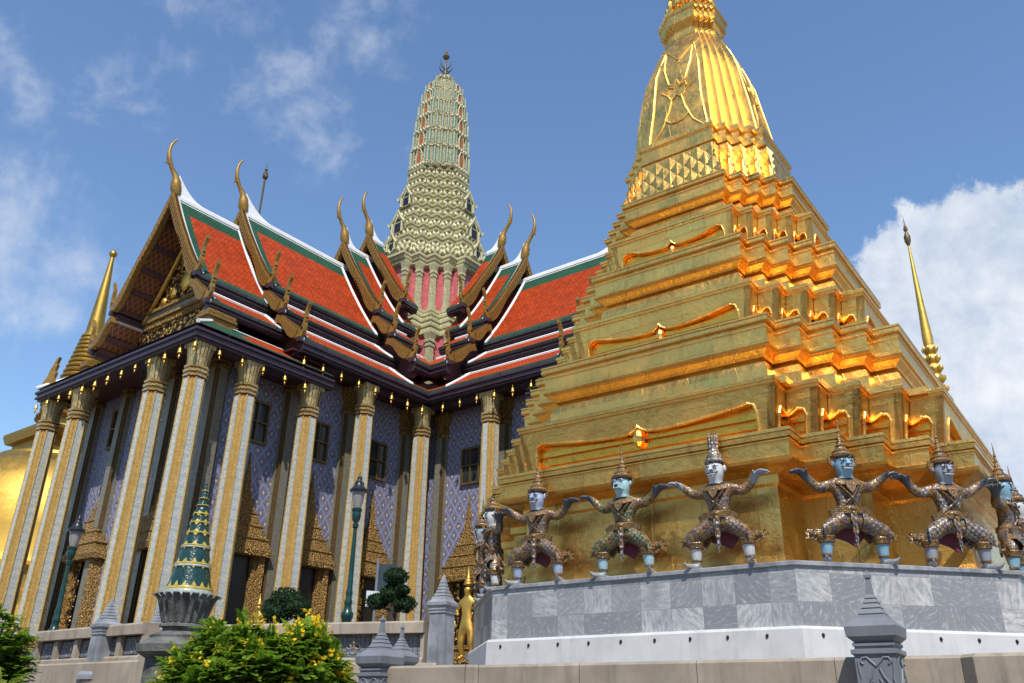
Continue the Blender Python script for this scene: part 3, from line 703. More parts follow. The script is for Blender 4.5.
def b_collar(m):
    m.T = KTf
    rings = []
    for z, rx, ry in ((1.585, .10, .10), (1.57, .15, .14), (1.50, .225, .185), (1.47, .235, .19), (1.47, .20, .16)):
        rings.append([(rx*math.cos(2*PI*i/18), -.03+ry*math.sin(2*PI*i/18), z-.07*max(0, -math.sin(2*PI*i/18))**2) for i in range(18)])
    m.loft(rings)
    m.plate([(-.09, .02), (.09, .02), (.06, -.08), (0, -.16), (-.06, -.08)], (0, -.205, 1.42), (1, 0, 0), (0, .12, 1), (0, 1, 0), .03)
    for sg in (-1, 1): m.tube([(sg*.17, -.14, 1.46), (sg*.03, -.20, 1.22), (-sg*.12, -.13, 1.05)], .016, 6)
def b_belt(m):
    m.T = BTf
    rings = []
    for z, r in ((.94, .165), (.95, .185), (1.03, .175), (1.05, .155)):
        rings.append([(r*1.1*math.cos(2*PI*i/16), -.015+r*math.sin(2*PI*i/16), z) for i in range(16)])
    m.loft(rings); m.ball((0, -.20, .99), (.05, .03, .05), 8, 5)
    for sg in (-1, 1):   # hip flaps curling over the thighs
        m.plate([(0, .02), (.16, .06), (.30, -.02), (.27, -.10), (.12, -.06), (0, -.08)], (sg*.04, -.17, .97), (sg, .25, 0), (0, -.15, 1), (0, 1, 0), .05)
def b_sash(m):
    L = [(-.05, 0), (-.065, -.18), (-.035, -.22), (-.055, -.38), (-.025, -.43), (-.03, -.55), (0, -.70)]
    m.plate(L+[(-u, v) for u, v in L[::-1][1:]], (0, -.235, .95), (1, 0, 0), (0, -.03, 1), (0, 1, 0), .035)
    for k in range(5): m.ball((0, -.258, .90-.12*k), (.028-.003*k, .018, .04), 7, 4)
def b_skirt(m):
    m.T = STf
    for sg in (-1, 1):
        rings = []
        for t in range(7):
            q = t/6; c = Vector((sg*(.16+.34*q), -.02-.10*q, .80-.20*q)); r = .205-.045*q
            rings.append([c+Vector((sg*.08*math.cos(a)*q, -r*math.cos(a), r*math.sin(a)-.05*q)) for a in [(-1.25+2.9*i/10) for i in range(11)]])
        m.loft(rings, closed=False, cap0=False, cap1=False)
        m.plate([(.0, 0), (.34, -.20), (.36, -.36), (.26, -.44), (.12, -.26), (0, -.12)], (sg*.10, .10, .84), (sg, 0, 0), (0, 0, 1), (0, 1, 0), .04)
def b_cloth(m): m.plate([(-.22, 0), (.22, 0), (.30, -.30), (.12, -.50), (-.06, -.40), (-.26, -.34)], (0, .08, .84), (1, 0, 0), (0, 0, 1), (0, 1, 0), .03)
def b_flare(m, sg=1):
    if 1:
        m.plate([(0, -.10), (.10, -.12), (.20, -.05), (.30, -.07), (.25, 0), (.32, .05), (.22, .06), (.26, .12), (.14, .09), (.08, .13), (0, .10)], (sg*.57, -.05, .52), (sg, .2, 0), (0, 0, 1), (0, 1, 0), .05)
        for q in range(3): m.ball((sg*(.62+.07*q), -.075+.01*q, .52+.02*q), (.045, .03, .05), 7, 4)
def b_cuff(m, sg=1):
    if 1:
        rings = []
        for z, r in ((.36, .115), (.38, .145), (.44, .15), (.47, .165), (.49, .15)): rings.append([(sg*.512+r*math.cos(2*PI*i/14), -.095+r*math.sin(2*PI*i/14), z) for i in range(14)])
        m.loft(rings)
        for i in range(10):
            a = 2*PI*i/10; m.plate([(-.025, 0), (.025, 0), (0, .05)], (sg*.53+.083*math.cos(a), -.07+.088*math.sin(a), .14), (-math.sin(a), math.cos(a), 0), (0, 0, 1), (math.cos(a), math.sin(a), 0), .015)
def b_shoes(m, sg=1):
    if 1:
        pts = [(sg*.53, .06, .03), (sg*.54, -.05, .035), (sg*.59, -.20, .035), (sg*.64, -.31, .05), (sg*.67, -.36, .10)]
        m.tube(pts, [.06, .075, .065, .04, .012], 9)
DROOT = []
def demon(loc_l, face, label, skin, shin, hand, arm, crown='s', monkey=False, pose=0, sash='trim', hip='arm'):
    w = CT @ Vector((loc_l[0], loc_l[1], 2.652))
    r = thing('demon_statue', label, 'statue', w, CO+R(face), 'guardian demon statues holding up the chedi')
    r.scale = (1.0, 1.0, 1.0)
    b = bpy.data.objects.new('body', BODY[pose]); COL.objects.link(b); b.parent = r
    me = BODY[pose]
    while len(me.materials) < 4: me.materials.append(None)
    set_mat(b, [G[skin], G[arm], G[hand], G['trim']])
    if monkey: part('monkey', b_mouth, [G[skin], G['ink'], G['sk_white']], r, 'face') if 'monkey' in PARTS else part3('monkey', b_mouth, r, skin)
    else: part3('face', b_face, r, skin)
    part('crown_'+crown, b_crown_spire if crown == 's' else b_crown_flute, G['trim'] if crown == 's' else G['arm_silver'], r, 'crown')
    part('collar', b_collar, G['trim'], r, 'collar'); part('belt', b_belt, G['trim'], r, 'belt'); part('sash', b_sash, G['arm_silver'], r, 'sash')
    part('skirt', b_skirt, G[arm], r, 'skirt'); part('cloth', b_cloth, G['redcloth'], r, 'hanging_cloth'); [(part('flare%d' % q, lambda mm, q=q: b_flare(mm, q), G['trim'], r, 'knee_ornament'), part('cuff%d' % q, lambda mm, q=q: b_cuff(mm, q), G['trim'], r, 'knee_cuff'), part('shoe%d' % q, lambda mm, q=q: b_shoes(mm, q), G['shoe'], r, 'shoe')) for q in (-1, 1)]
    DROOT.append(r); return r
def part3(key, bld, root, skin):
    if key not in PARTS:
        m = MB(); bld(m); o = m.build('face', [G['sk_white'], G['ink'], G['sk_white']], None, 40); PARTS[key] = o.data; bpy.data.objects.remove(o)
    o = bpy.data.objects.new('face', PARTS[key]); COL.objects.link(o); o.parent = root; set_mat(o, [G[skin], G['ink'], G['sk_white']]); return o
BL = 'demon statue on the marble plinth edge, arms raised, '
demon((-2.22, -6.20), 0, 'lavender faced demon statue with blue shins, beside the open mouthed aqua one', 'sk_lav', 'sk_deep', 'hand_dark', 'arm_brown', 's', False, 0)
demon((-.08, -6.20), 0, 'open mouthed aqua faced demon statue in green armour, between the lavender and white ones', 'sk_cyan', 'sk_cyan', 'hand_dark', 'arm_green', 's', True, 1)
demon((1.98, -6.20), 0, 'white faced demon statue wearing a fluted flat topped crown', 'sk_white', 'sk_white', 'hand_grey', 'arm_brown', 'f', False, 0)
demon((4.08, -5.32), 40, 'blue faced demon statue with pale blue shins, between the white and the grey faced ones', 'sk_blue', 'sk_blue', 'hand_dark', 'arm_slate', 's', False, 1)
demon((5.52, -3.90), 42, 'grey faced demon statue in silver checked armour', 'sk_grey', 'sk_white', 'hand_dark', 'arm_silver', 's', False, 1)
demon((6.20, -1.98), 90, 'blue faced demon statue seen side on next to the grey faced one', 'sk_blue', 'sk_blue', 'hand_dark', 'arm_slate', 's', False, 0)
demon((6.20, .05), 90, 'demon statue furthest along the right hand face of the chedi, mostly hidden', 'sk_white', 'sk_white', 'hand_dark', 'arm_brown', 's', False, 1)
demon((-4.08, -5.32), -45, 'white shinned demon statue seen side on next to the lavender faced one', 'sk_white', 'sk_white', 'hand_dark', 'arm_silver', 's', False, 0)
demon((-5.52, -3.90), -45, 'dark demon statue at the far left end of the plinth, behind its white shinned neighbour', 'sk_grey', 'sk_white', 'hand_dark', 'arm_slate', 's', False, 1)
# ------------------------------------------------------------------ the royal pantheon: a cross-shaped temple under a prang tower
XC, YC = -33.6, 35.0
FLOOR = 2.06
TE = thing('temple', 'temple with orange and green tiled roofs, mosaic columns and a pale green tower', 'temple', (XC, YC, .30))
HWALL = 4.46
WINGS = [((0, -1), (1, 0)), ((1, 0), (0, -1)), ((0, 1), (-1, 0)), ((-1, 0), (0, 1))]   # outward, lateral
def wingT(k):
    (ax, ay), (bx, by) = WINGS[k]
    return lambda p: Vector((XC+ax*p[0]+bx*p[1], YC+ay*p[0]+by*p[1], p[2]))      # p = (t out, d sideways, z)
def prof_u(d): return -1.80*d+.083*d*d
LAY = [dict(d0=0., d1=3.5, f=prof_u), dict(d0=3.15, d1=4.78, f=lambda d: -5.66-(d-3.15)*.80+.03*(d-3.15)**2), dict(d0=4.40, d1=6.35, f=lambda d: -7.26-(d-4.40)*.76+.02*(d-4.4)**2)]
LEN_FRONT = 17.0
# podium
def cross(hw, hl, z): 
    q = [(hw, -hl), (hw, -hw), (hl, -hw), (hl, hw)]; q = []
    for sx, sy in ((1, -1), (1, 1), (-1, 1), (-1, -1)):
        c = [(hw, hl), (hw, hw), (hl, hw)]
        c = [(sx*x, sy*y) for x, y in c]
        if sx*sy > 0: c = c[::-1]
        q += c
    return [(XC+x, YC+y, z) for x, y in q]
m = MB(); m.loft([cross(7.6, 20.2, .25), cross(7.6, 20.2, .6), cross(7.3, 19.9, .7), cross(7.3, 19.9, 1.2), cross(7.0, 19.6, 1.3), cross(7.0, 19.6, FLOOR)]); m.build('podium', G['podium'], TE)
m = MB(); m.loft([cross(HWALL, LEN_FRONT, FLOOR-.02), cross(HWALL, LEN_FRONT, 14.5)], uvs=True); wall = m.build('wall', G['wall'], TE)
m = MB(); m.loft([cross(HWALL+.22, LEN_FRONT+.22, FLOOR), cross(HWALL+.22, LEN_FRONT+.22, 2.45), cross(HWALL+.12, LEN_FRONT+.12, 2.55), cross(HWALL+.12, LEN_FRONT+.12, 2.9), cross(HWALL+.04, LEN_FRONT+.04, 3.0)]); m.build('wall_plinth', G['carved_fine'], TE)

TIERS = [dict(R=22.5, t0=13.6, t1=17.94, lay=(0, 1), fin=1.7), dict(R=23.5, t0=7.0, t1=14.24, lay=(0, 1, 2), fin=2.0), dict(R=24.9, t0=4.6, t1=7.44, lay=(0, 1, 2), fin=1.0), dict(R=26.3, t0=4.6, t1=5.64, lay=(0,), fin=1.0)]
def roof_layer(m, tr, li, t0, t1):
    """one stage of tiles on both slopes; materials 0 orange 1 green 2 white 3 edge 4 soffit"""
    L = LAY[li]; R_ = tr['R']; d0, d1, f = L['d0'], L['d1'], L['f']
    if li == 0: ds = [0, .12, .24, .56, 1.2, 1.9, 2.5, 3.0, 3.26, 3.40, 3.5]
    else: ds = [d0, d0+.36, d0+.8, d1-.17, d1-.07, d1]
    gb = .62
    ts = [t0, t1-gb, t1] if t1-t0 > 1.6 else [t0, t1]
    for sg in (-1, 1):
        sl = [0]
        for a, b in zip(ds, ds[1:]): sl.append(sl[-1]+math.hypot(b-a, f(b)-f(a)))
        for i, (a, b) in enumerate(zip(ds, ds[1:])):
            for j, (ta, tb) in enumerate(zip(ts, ts[1:])):
                mid = (a+b)/2
                if li == 0:
                    k = 2 if mid < .12 else 1 if mid < .56 else 3 if mid > 3.40 else 1 if mid > 3.26 else 0
                else: k = 2 if mid < d0+.36 else 3 if mid > d1-.07 else 1 if mid > d1-.17 else 0
                if j == 1 and k == 0: k = 1
                m.face([(ta, sg*a, R_+f(a)), (tb, sg*a, R_+f(a)), (tb, sg*b, R_+f(b)), (ta, sg*b, R_+f(b))], k, [(ta, sl[i]), (tb, sl[i]), (tb, sl[i+1]), (ta, sl[i+1])])
        if li: m.tube([(t, sg*(d0+.30), R_+f(d0+.30)+.02) for t in (t0, t1)], .06, 6, 2)
        u = .14
        for a, b in zip(ds[::2], ds[2::2]+([ds[-1]] if len(ds) % 2 == 0 else [])):
            m.face([(t0, sg*a, R_+f(a)-u), (t1, sg*a, R_+f(a)-u), (t1, sg*b, R_+f(b)-u), (t0, sg*b, R_+f(b)-u)], 4)
        m.face([(t0, sg*d1, R_+f(d1)), (t1, sg*d1, R_+f(d1)), (t1, sg*d1, R_+f(d1)-u), (t0, sg*d1, R_+f(d1)-u)], 3)
        pts = [(t1, sg*d, R_+f(d)) for d in ds]; low = [(t1, sg*d, R_+f(d)-u) for d in ds]
        for q in range(len(ds)-1): m.face([pts[q], pts[q+1], low[q+1], low[q]], 2)
def fascia_prof(d1, z, last):
    if last: return [(d1-.02, z-.14), (d1+.03, z-.15), (d1+.03, z-.26), (d1-.05, z-.28), (d1-.05, z-.40), (d1+.0, z-.42), (d1+.0, z-.50), (d1-.10, z-.52), (d1-.10, z-.60), (d1-.45, z-.60), (d1-.45, z-.14)]
    return [(d1-.03, z-.13), (d1-.03, z-.17), (d1-.09, z-.18), (d1-.09, z-.24), (d1-.05, z-.25), (d1-.05, z-.29), (d1-.14, z-.30), (d1-.14, z-.35), (d1-.45, z-.35), (d1-.45, z-.10)]
def barge(tr, li, wing, sg, T, front):
    """gilded bargeboard of one stage with its upturned finial"""
    L = LAY[li]; f = L['f']; R_ = tr['R']; d0, d1 = L['d0'], L['d1']
    a0 = 0.0 if li == 0 else d0+.05; a1 = d1-.22 if li == 0 else d1-.28
    n = 14 if li == 0 else 6
    top, bot = [], []
    for i in range(n+1):
        q = i/n; d = a0+(a1-a0)*q
        w = .38 if li == 0 else .27
        wob = (.13*math.sin(max(0, q-.40)/.60*2*PI) if li == 0 else .10*math.sin(q*2*PI))
        top.append((d, R_+f(d)+.20+wob*.4)); bot.append((d-.16, R_+f(d)+.20-w*1.25+wob*1.6-(.0 if li else 0)))
    if li == 0: bot[0] = (0, R_+.2-.55)
    m = MB(T)
    poly = [(sg*d, z) for d, z in top]+[(sg*d, z) for d, z in bot[::-1]]
    tt = tr['t1']+.06
    A = [(tt+.14, d, z) for d, z in poly]; B_ = [(tt-.12, d, z) for d, z in poly]
    for i in range(n):
        q = [i, i+1, len(poly)-2-i, len(poly)-1-i]
        m.face([A[x] for x in q]); m.face([B_[x] for x in q[::-1]])
    k = len(poly)
    for i in range(k): m.face([A[i], A[(i+1) % k], B_[(i+1) % k], B_[i]])
    # ridge of small blades along the top edge, and a beaded inner line
    nb = int((a1-a0)*math.hypot(1, 1.6)/.16)
    for i in range(nb):
        d = a0+.1+(a1-a0-.15)*i/max(1, nb-1); z = R_+f(d)+.20; s = (f(d+.05)-f(d))/.05; l = math.hypot(1, s); tx, tz = 1/l, s/l
        pts = [(d-.05*tx, z-.05*tz-.03), (d+.05*tx, z+.05*tz-.03), (d+.05*tx-.10*tz*1.1-.05*tx, z+.05*tz+.10*tx+.05)]
        m.plate([(sg*a, b) for a, b in pts], T0((tt, 0, 0)), T0d((0, 1, 0)), T0d((0, 0, 1)), T0d((1, 0, 0)), .10)
    if li == 0:
        for i in range(22):
            d = a0+.15+(a1-a0-.3)*i/21; z = R_+f(d)+.20; s = (f(d+.05)-f(d))/.05
            m.plate([(sg*(d-.02), z-.10), (sg*(d+.03), z-.10), (sg*(d-.12), z-.44), (sg*(d-.17), z-.44)], T0((tt+.14, 0, 0)), T0d((0, 1, 0)), T0d((0, 0, 1)), T0d((1, 0, 0)), .05)
    # white roll along the tiled side
    m.tube([(tt-.22, sg*(d+.02), R_+f(d)+.06) for d in [a0+(d1-a0)*i/10 for i in range(11)]], .045, 6, 1)
    o = m.build('bargeboard', [G['barge'], G['white']], TE)
    # upturned tail finial
    dx, z = a1, R_+f(a1)+.20
    ol = [(-.30, -.02), (-.14, -.02), (.02, .02), (.15, .10), (.22, .26), (.27, .44), (.26, .62), (.28, .84), (.38, 1.08), (.52, 1.30), (.52, 1.12), (.44, .94), (.385, .76), (.385, .60), (.43, .52), (.37, .46), (.41, .36), (.37, .26), (.40, .10), (.36, -.12), (.27, -.30), (.20, -.42), (.14, -.34), (.04, -.40), (-.05, -.30), (-.14, -.40), (-.22, -.28), (-.34, -.36)]
    m2 = MB(T); m2.plate([(sg*(dx+u), z+v*1.0) for u, v in ol], T0((tt+.02, 0, 0)), T0d((0, 1, 0)), T0d((0, 0, 1)), T0d((1, 0, 0)), .15)
    for en in (.13, -.13): m2.lathe([(0, -.01), (.09, -.01), (.09, .02), (.0, .02)], 10) if False else None
    hx = [(tt+.10, sg*(dx+.20+.085*math.cos(2*PI*i/10)), z+.02+.085*math.sin(2*PI*i/10)) for i in range(10)]; m2.face(hx, 1)
    m2.build('tail_finial', [G['naga'], G['dark']], o)
    m2 = MB(T); m2.box(tt-.10, tt+.13, min(sg*(dx-.02), sg*(dx+.24)), max(sg*(dx-.02), sg*(dx+.24)), z-.58, z-.36); m2.build('finial_base', G['purple'], o)
    return o
T0 = lambda p: p
T0d = T0
def chofa(tr, T):
    tt = tr['t1']+.05; z = tr['R']
    m = MB(T)
    path = [(tt-.1, 0, z+.10), (tt, 0, z+.40), (tt+.05, 0, z+.75), (tt+.14, 0, z+1.05), (tt+.42, 0, z+1.40), (tt+.62, 0, z+1.75), (tt+.70, 0, z+2.15), (tt+.66, 0, z+2.55), (tt+.54, 0, z+2.85), (tt+.42, 0, z+3.02), (tt+.46, 0, z+3.10)]
    m.tube(path, [.20, .26, .24, .14, .10, .12, .085, .07, .055, .035, .015], 8)
    m.plate([(0, -.08), (.22, -.16), (.12, .02), (.10, .12), (0, .10)], (tt+.56, 0, z+1.62), (1, 0, 0), (0, 0, 1), (0, 1, 0), .09)
    m.ball((tt-.0, 0, z+.48), (.27, .24, .28), 10, 7)
    return m.build('horn_finial', G['naga'], TE, 50)
for wi in range(4):
    T = wingT(wi)
    for ti, tr in enumerate(TIERS):
        m = MB(T)
        for li in tr['lay']:
            t0 = tr['t0'] if not (ti == 1 and li == 2) else 4.2
            if ti == 1 and li == 1: t0 = 5.0
            if ti == 2 and li > 0: t0 = 5.35 if li == 1 else 5.2
            roof_layer(m, tr, li, t0, tr['t1'])
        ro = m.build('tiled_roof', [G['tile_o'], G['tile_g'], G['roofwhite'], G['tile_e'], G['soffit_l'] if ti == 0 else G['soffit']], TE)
        m = MB(T)
        for li in tr['lay']:
            L = LAY[li]; t0 = 4.2 if ti == 1 and li == 2 else (4.6, 5.35, 5.2)[li] if ti == 2 else tr['t0']
            for sg in (-1, 1):
                m = MB(T); pr = fascia_prof(L['d1'], tr['R']+L['f'](L['d1']), li == 2)
                m.loft([[(t, sg*d, z) for d, z in pr] for t in (t0, tr['t1']-.02)]); m.build('eave_board', G['purple'], ro)
        # ridge cap with its sweeping white end
        m = MB(T); z = tr['R']; t1 = tr['t1']
        m.loft([[(t, -.13, z-.12), (t, .13, z-.12), (t, .13, z+.06), (t, .06, z+.13), (t, -.06, z+.13), (t, -.13, z+.06)] for t in (tr['t0'], t1)])
        fl = tr['fin']; ns = 10
        for i in range(ns):
            qa, qb = i/ns, (i+1)/ns; ha, hb = 1.05*qa**2.2, 1.05*qb**2.2; ta, tb = t1-fl*(1-qa), t1-fl*(1-qb)
            m.loft([[(ta, -.10, z), (ta, .10, z), (ta, .06, z+.12+ha), (ta, -.06, z+.12+ha)], [(tb, -.10, z), (tb, .10, z), (tb, .06, z+.12+hb), (tb, -.06, z+.12+hb)]], cap0=False, cap1=(i == ns-1))
        m.build('ridge_cap', G['roofwhite'], ro)
        # gable wall behind the bargeboards
        if ti > 0:
            top = [(d, z+LAY[0]['f'](d)-.16) for d in (0, 1, 2, 3, 3.3)]
            if len(tr['lay']) > 1: top += [(3.3, z-5.95), (4.6, z-7.05), (4.6, z-7.6), (6.1, z-8.85), (6.1, z-9.4), (0, z-9.4)]
            else: top += [(3.3, z-6.4), (0, z-6.4)]
            m = MB(T); tg = t1-.45
            for sg in (-1, 1):
                A = [(tg, sg*d, zz) for d, zz in top]
                m.face(A)
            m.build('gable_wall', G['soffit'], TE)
            # white flashing where the lower roof meets this gable
            lo = TIERS[ti-1]; m = MB(T)
            for li in lo['lay']:
                if ti == 3 and li: continue
                L = LAY[li]
                for sg in (-1, 1):
                    ds = [L['d0']+(L['d1']-L['d0'])*i/8 for i in range(9)]; m = MB(T)
                    m.loft([[(t1+.02, sg*a, za-.02), (t1+.17, sg*a, za-.02), (t1+.17, sg*a, za+.06), (t1+.02, sg*a, za+.10)] for a, za in [(a, lo['R']+L['f'](a)) for a in ds]])
                    m.build('roof_flashing', G['roofwhite'], ro)
        vis = (1,) if wi == 0 else (-1, 1)
        for li in tr['lay']:
            for sg in (-1, 1): barge(tr, li, wi, sg, T, ti == 0)
        chofa(tr, T)
    # lowest roof of the porch, hipped round the front, with its eave
    tr = TIERS[0]; R_ = tr['R']; L = LAY[2]; zt, zb = 14.92, 13.62
    pt = [(4.40, 17.30), (4.62, 17.52), (5.3, 18.2), (5.95, 18.85), (6.15, 19.05), (6.35, 19.25)]
    zz = [zt+(zb-zt)*(d-4.40)/1.95 for d, _ in pt]
    m = MB(T); u = 0
    for i in range(len(pt)-1):
        (da, ta), (db, tb) = pt[i], pt[i+1]; k = 2 if i == 0 else 1 if i == 3 else 3 if i == 4 else 0
        for sg in (-1, 1):
            kk = k
            for (q0, q1, kx) in ((12.35, ta-1.5, k), (ta-1.5, ta, 1 if k == 0 else k)):
                e1 = tb if q1 == ta else q1
                m.face([(q0, sg*da, zz[i]), (q1, sg*da, zz[i]), (e1, sg*db, zz[i+1]), (q0, sg*db, zz[i+1])], kx, [(q0, i*.4), (q1, i*.4), (e1, i*.4+.4), (q0, i*.4+.4)])
        m.face([(ta, -da, zz[i]), (ta, da, zz[i]), (tb, db, zz[i+1]), (tb, -db, zz[i+1])], 5, [(-da, i*.4), (da, i*.4), (db, i*.4+.4), (-db, i*.4+.4)])
    for sg in (-1, 1): m.tube([(17.3, sg*4.4, zt+.04), (19.25, sg*6.35, zb+.06)], .09, 6, 2)
    m.box(17.1, 17.3, -4.5, 4.5, 14.0, 14.9, 2)
    po = m.build('porch_roof', [G['tile_o'], G['tile_g'], G['roofwhite'], G['tile_e'], G['soffit'], G['graycap']], TE)
    m = MB(T); pr = fascia_prof(6.35, zb, True)
    rings = []
    for path in ('r', 'fr', 'fl', 'l'):
        ring = []
        for d, z in pr:
            e = d-6.35
            ring.append({'r': (12.35, 6.35+e, z), 'fr': (19.25+e, 6.35+e, z), 'fl': (19.25+e, -6.35-e, z), 'l': (12.35, -6.35-e, z)}[path])
        rings.append(ring)
    m.loft(rings); m.build('eave_board', G['purple'], po)
    # ceilings of the colonnade and the beams over the columns
    m = MB(T)
    m.box(12.4, 18.9, -6.0, 6.0, 13.22, 13.30); m.box(4.0, 14.5, -6.0, 6.0, 14.28, 14.36)
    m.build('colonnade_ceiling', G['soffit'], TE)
    m = MB(T)
    for bx_ in [(4.0, 14.3, sg*5.65-.22, sg*5.65+.22, 14.12, 14.275) for sg in (-1, 1)]+[(14.4, 18.6, sg*5.65-.22, sg*5.65+.22, 13.07, 13.215) for sg in (-1, 1)]+[(18.38, 18.82, -5.4, 5.4, 13.075, 13.21)]:
        m = MB(T); m.box(*bx_); m.build('colonnade_beam', G['purple'], TE)
    # step in the eave where the porch begins
    for sg in (): m = MB(T); m.box(14.10, 14.24, sg*6.25-.10 if sg > 0 else -6.35, 6.35 if sg > 0 else -6.15, 13.2, 14.6); m.build('eave_return', G['purple'], TE)
    # pediment, deep under the front gable
    if wi in (0, 1):
        tp = 16.45; f = LAY[0]['f']
        m = MB(T)
        out = [(0, R_-.5)]+[(d, R_+f(d)-.45) for d in (1, 2, 2.9)]+[(3.3, 16.6), (4.3, 15.6), (4.3, 14.0)]
        A = [(tp, d, z) for d, z in out]+[(tp, -d, z) for d, z in out[::-1][:-1]]
        Bk = [(tp-.25, y, z) for _, y, z in A]
        m.face(A); n = len(A)
        for i in range(n): m.face([A[i], A[(i+1) % n], Bk[(i+1) % n], Bk[i]])
        pe = m.build('pediment', G['carved'], TE)
        m = MB(T)
        for z0, z1, d0, hw in ((17.02, 17.16, .20, 3.0), (17.17, 17.45, .12, 2.95), (17.46, 17.62, .24, 2.85), (14.9, 15.05, .2, 4.35), (16.86, 17.0, .1, 3.0)): m.box(tp, tp+d0, -hw, hw, z0, z1, 1 if z0 == 17.17 else 0)
        for i in range(44):
            y = -2.9+5.8*i/43; m.plate([(-.06, 0), (.06, 0), (0, .18)], T((tp+.1, y, 16.72)), T((0, 1, 0))-T((0, 0, 0)), (0, 0, -1), T((1, 0, 0))-T((0, 0, 0)), .05) if False else m.box(tp, tp+.13, y-.045, y+.045, 16.70, 16.855)
        m.build('pediment_beam', [G['carved_fine'], G['mos_dark']], pe)
        m = MB(T)
        for sg in (-1, 1):
            for a, b in zip((.55, 1.3, 2.1, 2.85), (1.3, 2.1, 2.85, 3.2)): m.tube([(tp+.12, sg*a, R_+f(a)-.62), (tp+.12, sg*b, R_+f(b)-.62)], .10, 6)
            m.tube([(tp+.12, sg*.02, R_-.9), (tp+.12, sg*.6, R_+f(.6)-.62)], .10, 6)
        m.ball((tp+.1, 0, 18.55), (.15, .38, .55), 10, 7); m.ball((tp+.12, 0, 19.3), (.12, .2, .35), 8, 6)
        for sg in (-1, 1): m.ball((tp+.08, sg*1.0, 18.2), (.12, .3, .3), 8, 6); m.ball((tp+.08, sg*1.7, 17.95), (.1, .2, .2), 8, 6)
        m.build('pediment_frame', G['gold_plain'], pe, 40)
        # purlins under the overhang
        m = MB(T)
        for sg in (-1, 1):
            for d, zz_ in [(d, R_+f(d)) for d in (.5, 1.15, 1.8, 2.45, 3.1)]+[(d, R_+LAY[1]['f'](d)) for d in (3.7, 4.3)]:
                m = MB(T); m.box(tp, 17.85, min(sg*d, sg*(d+.14)), max(sg*d, sg*(d+.14)), zz_-.46, zz_-.24); m.build('purlin', G['purlin'], TE)
        # finial-base blocks at the feet of the front bargeboards
        m = MB(T)
        for sg in (-1, 1):
            m = MB(T); y = sg*4.75; m.box(16.9, 18.1, y-.32, y+.32, 14.35, 14.75, 0); m.box(16.8, 18.2, y-.40, y+.40, 14.75, 14.86, 0); m.box(16.85, 18.15, y-.36, y+.36, 14.9, 15.05, 1)
            m.build('gable_foot_block', [G['barge'], G['barge']], TE)
    else:
        m = MB(T); f = LAY[0]['f']; out = [(0, R_-.3)]+[(d, R_+f(d)-.3) for d in (1, 2, 3)]+[(4.3, 15.6), (4.3, 14.0)]
        m.face([(16.45, d, z) for d, z in out]+[(16.45, -d, z) for d, z in out[::-1][:-1]]); m.build('pediment', G['carved'], TE)
# horn at the far corner of the porch eave
m = MB(wingT(0)); dx = -6.25
m.plate([(0, 0), (-.10, .22), (-.05, .42), (.08, .60), (.16, .95), (.40, 1.55), (.52, 1.60), (.44, 1.30), (.50, 1.20), (.44, .95), (.52, .80), (.46, .55), (.62, .30), (.9, .18), (.9, 0)], (19.0, dx, 13.66), (-.4, .9, 0), (0, 0, 1), (.9, .4, 0), .16)
m.build('corner_finial', G['naga'], TE)
m = MB(wingT(0))
for i in range(9): m.ball((18.7-.17*i, -5.95+.17*i, 13.88+.10*i), (.10, .10, .12), 6, 4)
m.build('hip_crest', G['naga'], TE)
# lightning rod over the second roof
m = MB(); x, y = XC, YC-13.3
m.tube([(x, y, 23.6), (x, y, 26.2)], .06, 6); m.ball((x, y, 26.3), (.16, .16, .2), 8, 6); m.lathe([(.14, 26.45), (.05, 26.6), (.10, 26.7), (.03, 26.85), (.004, 27.25)], 8, (x, y)); m.build('lightning_rod', G['iron'], TE, 40)

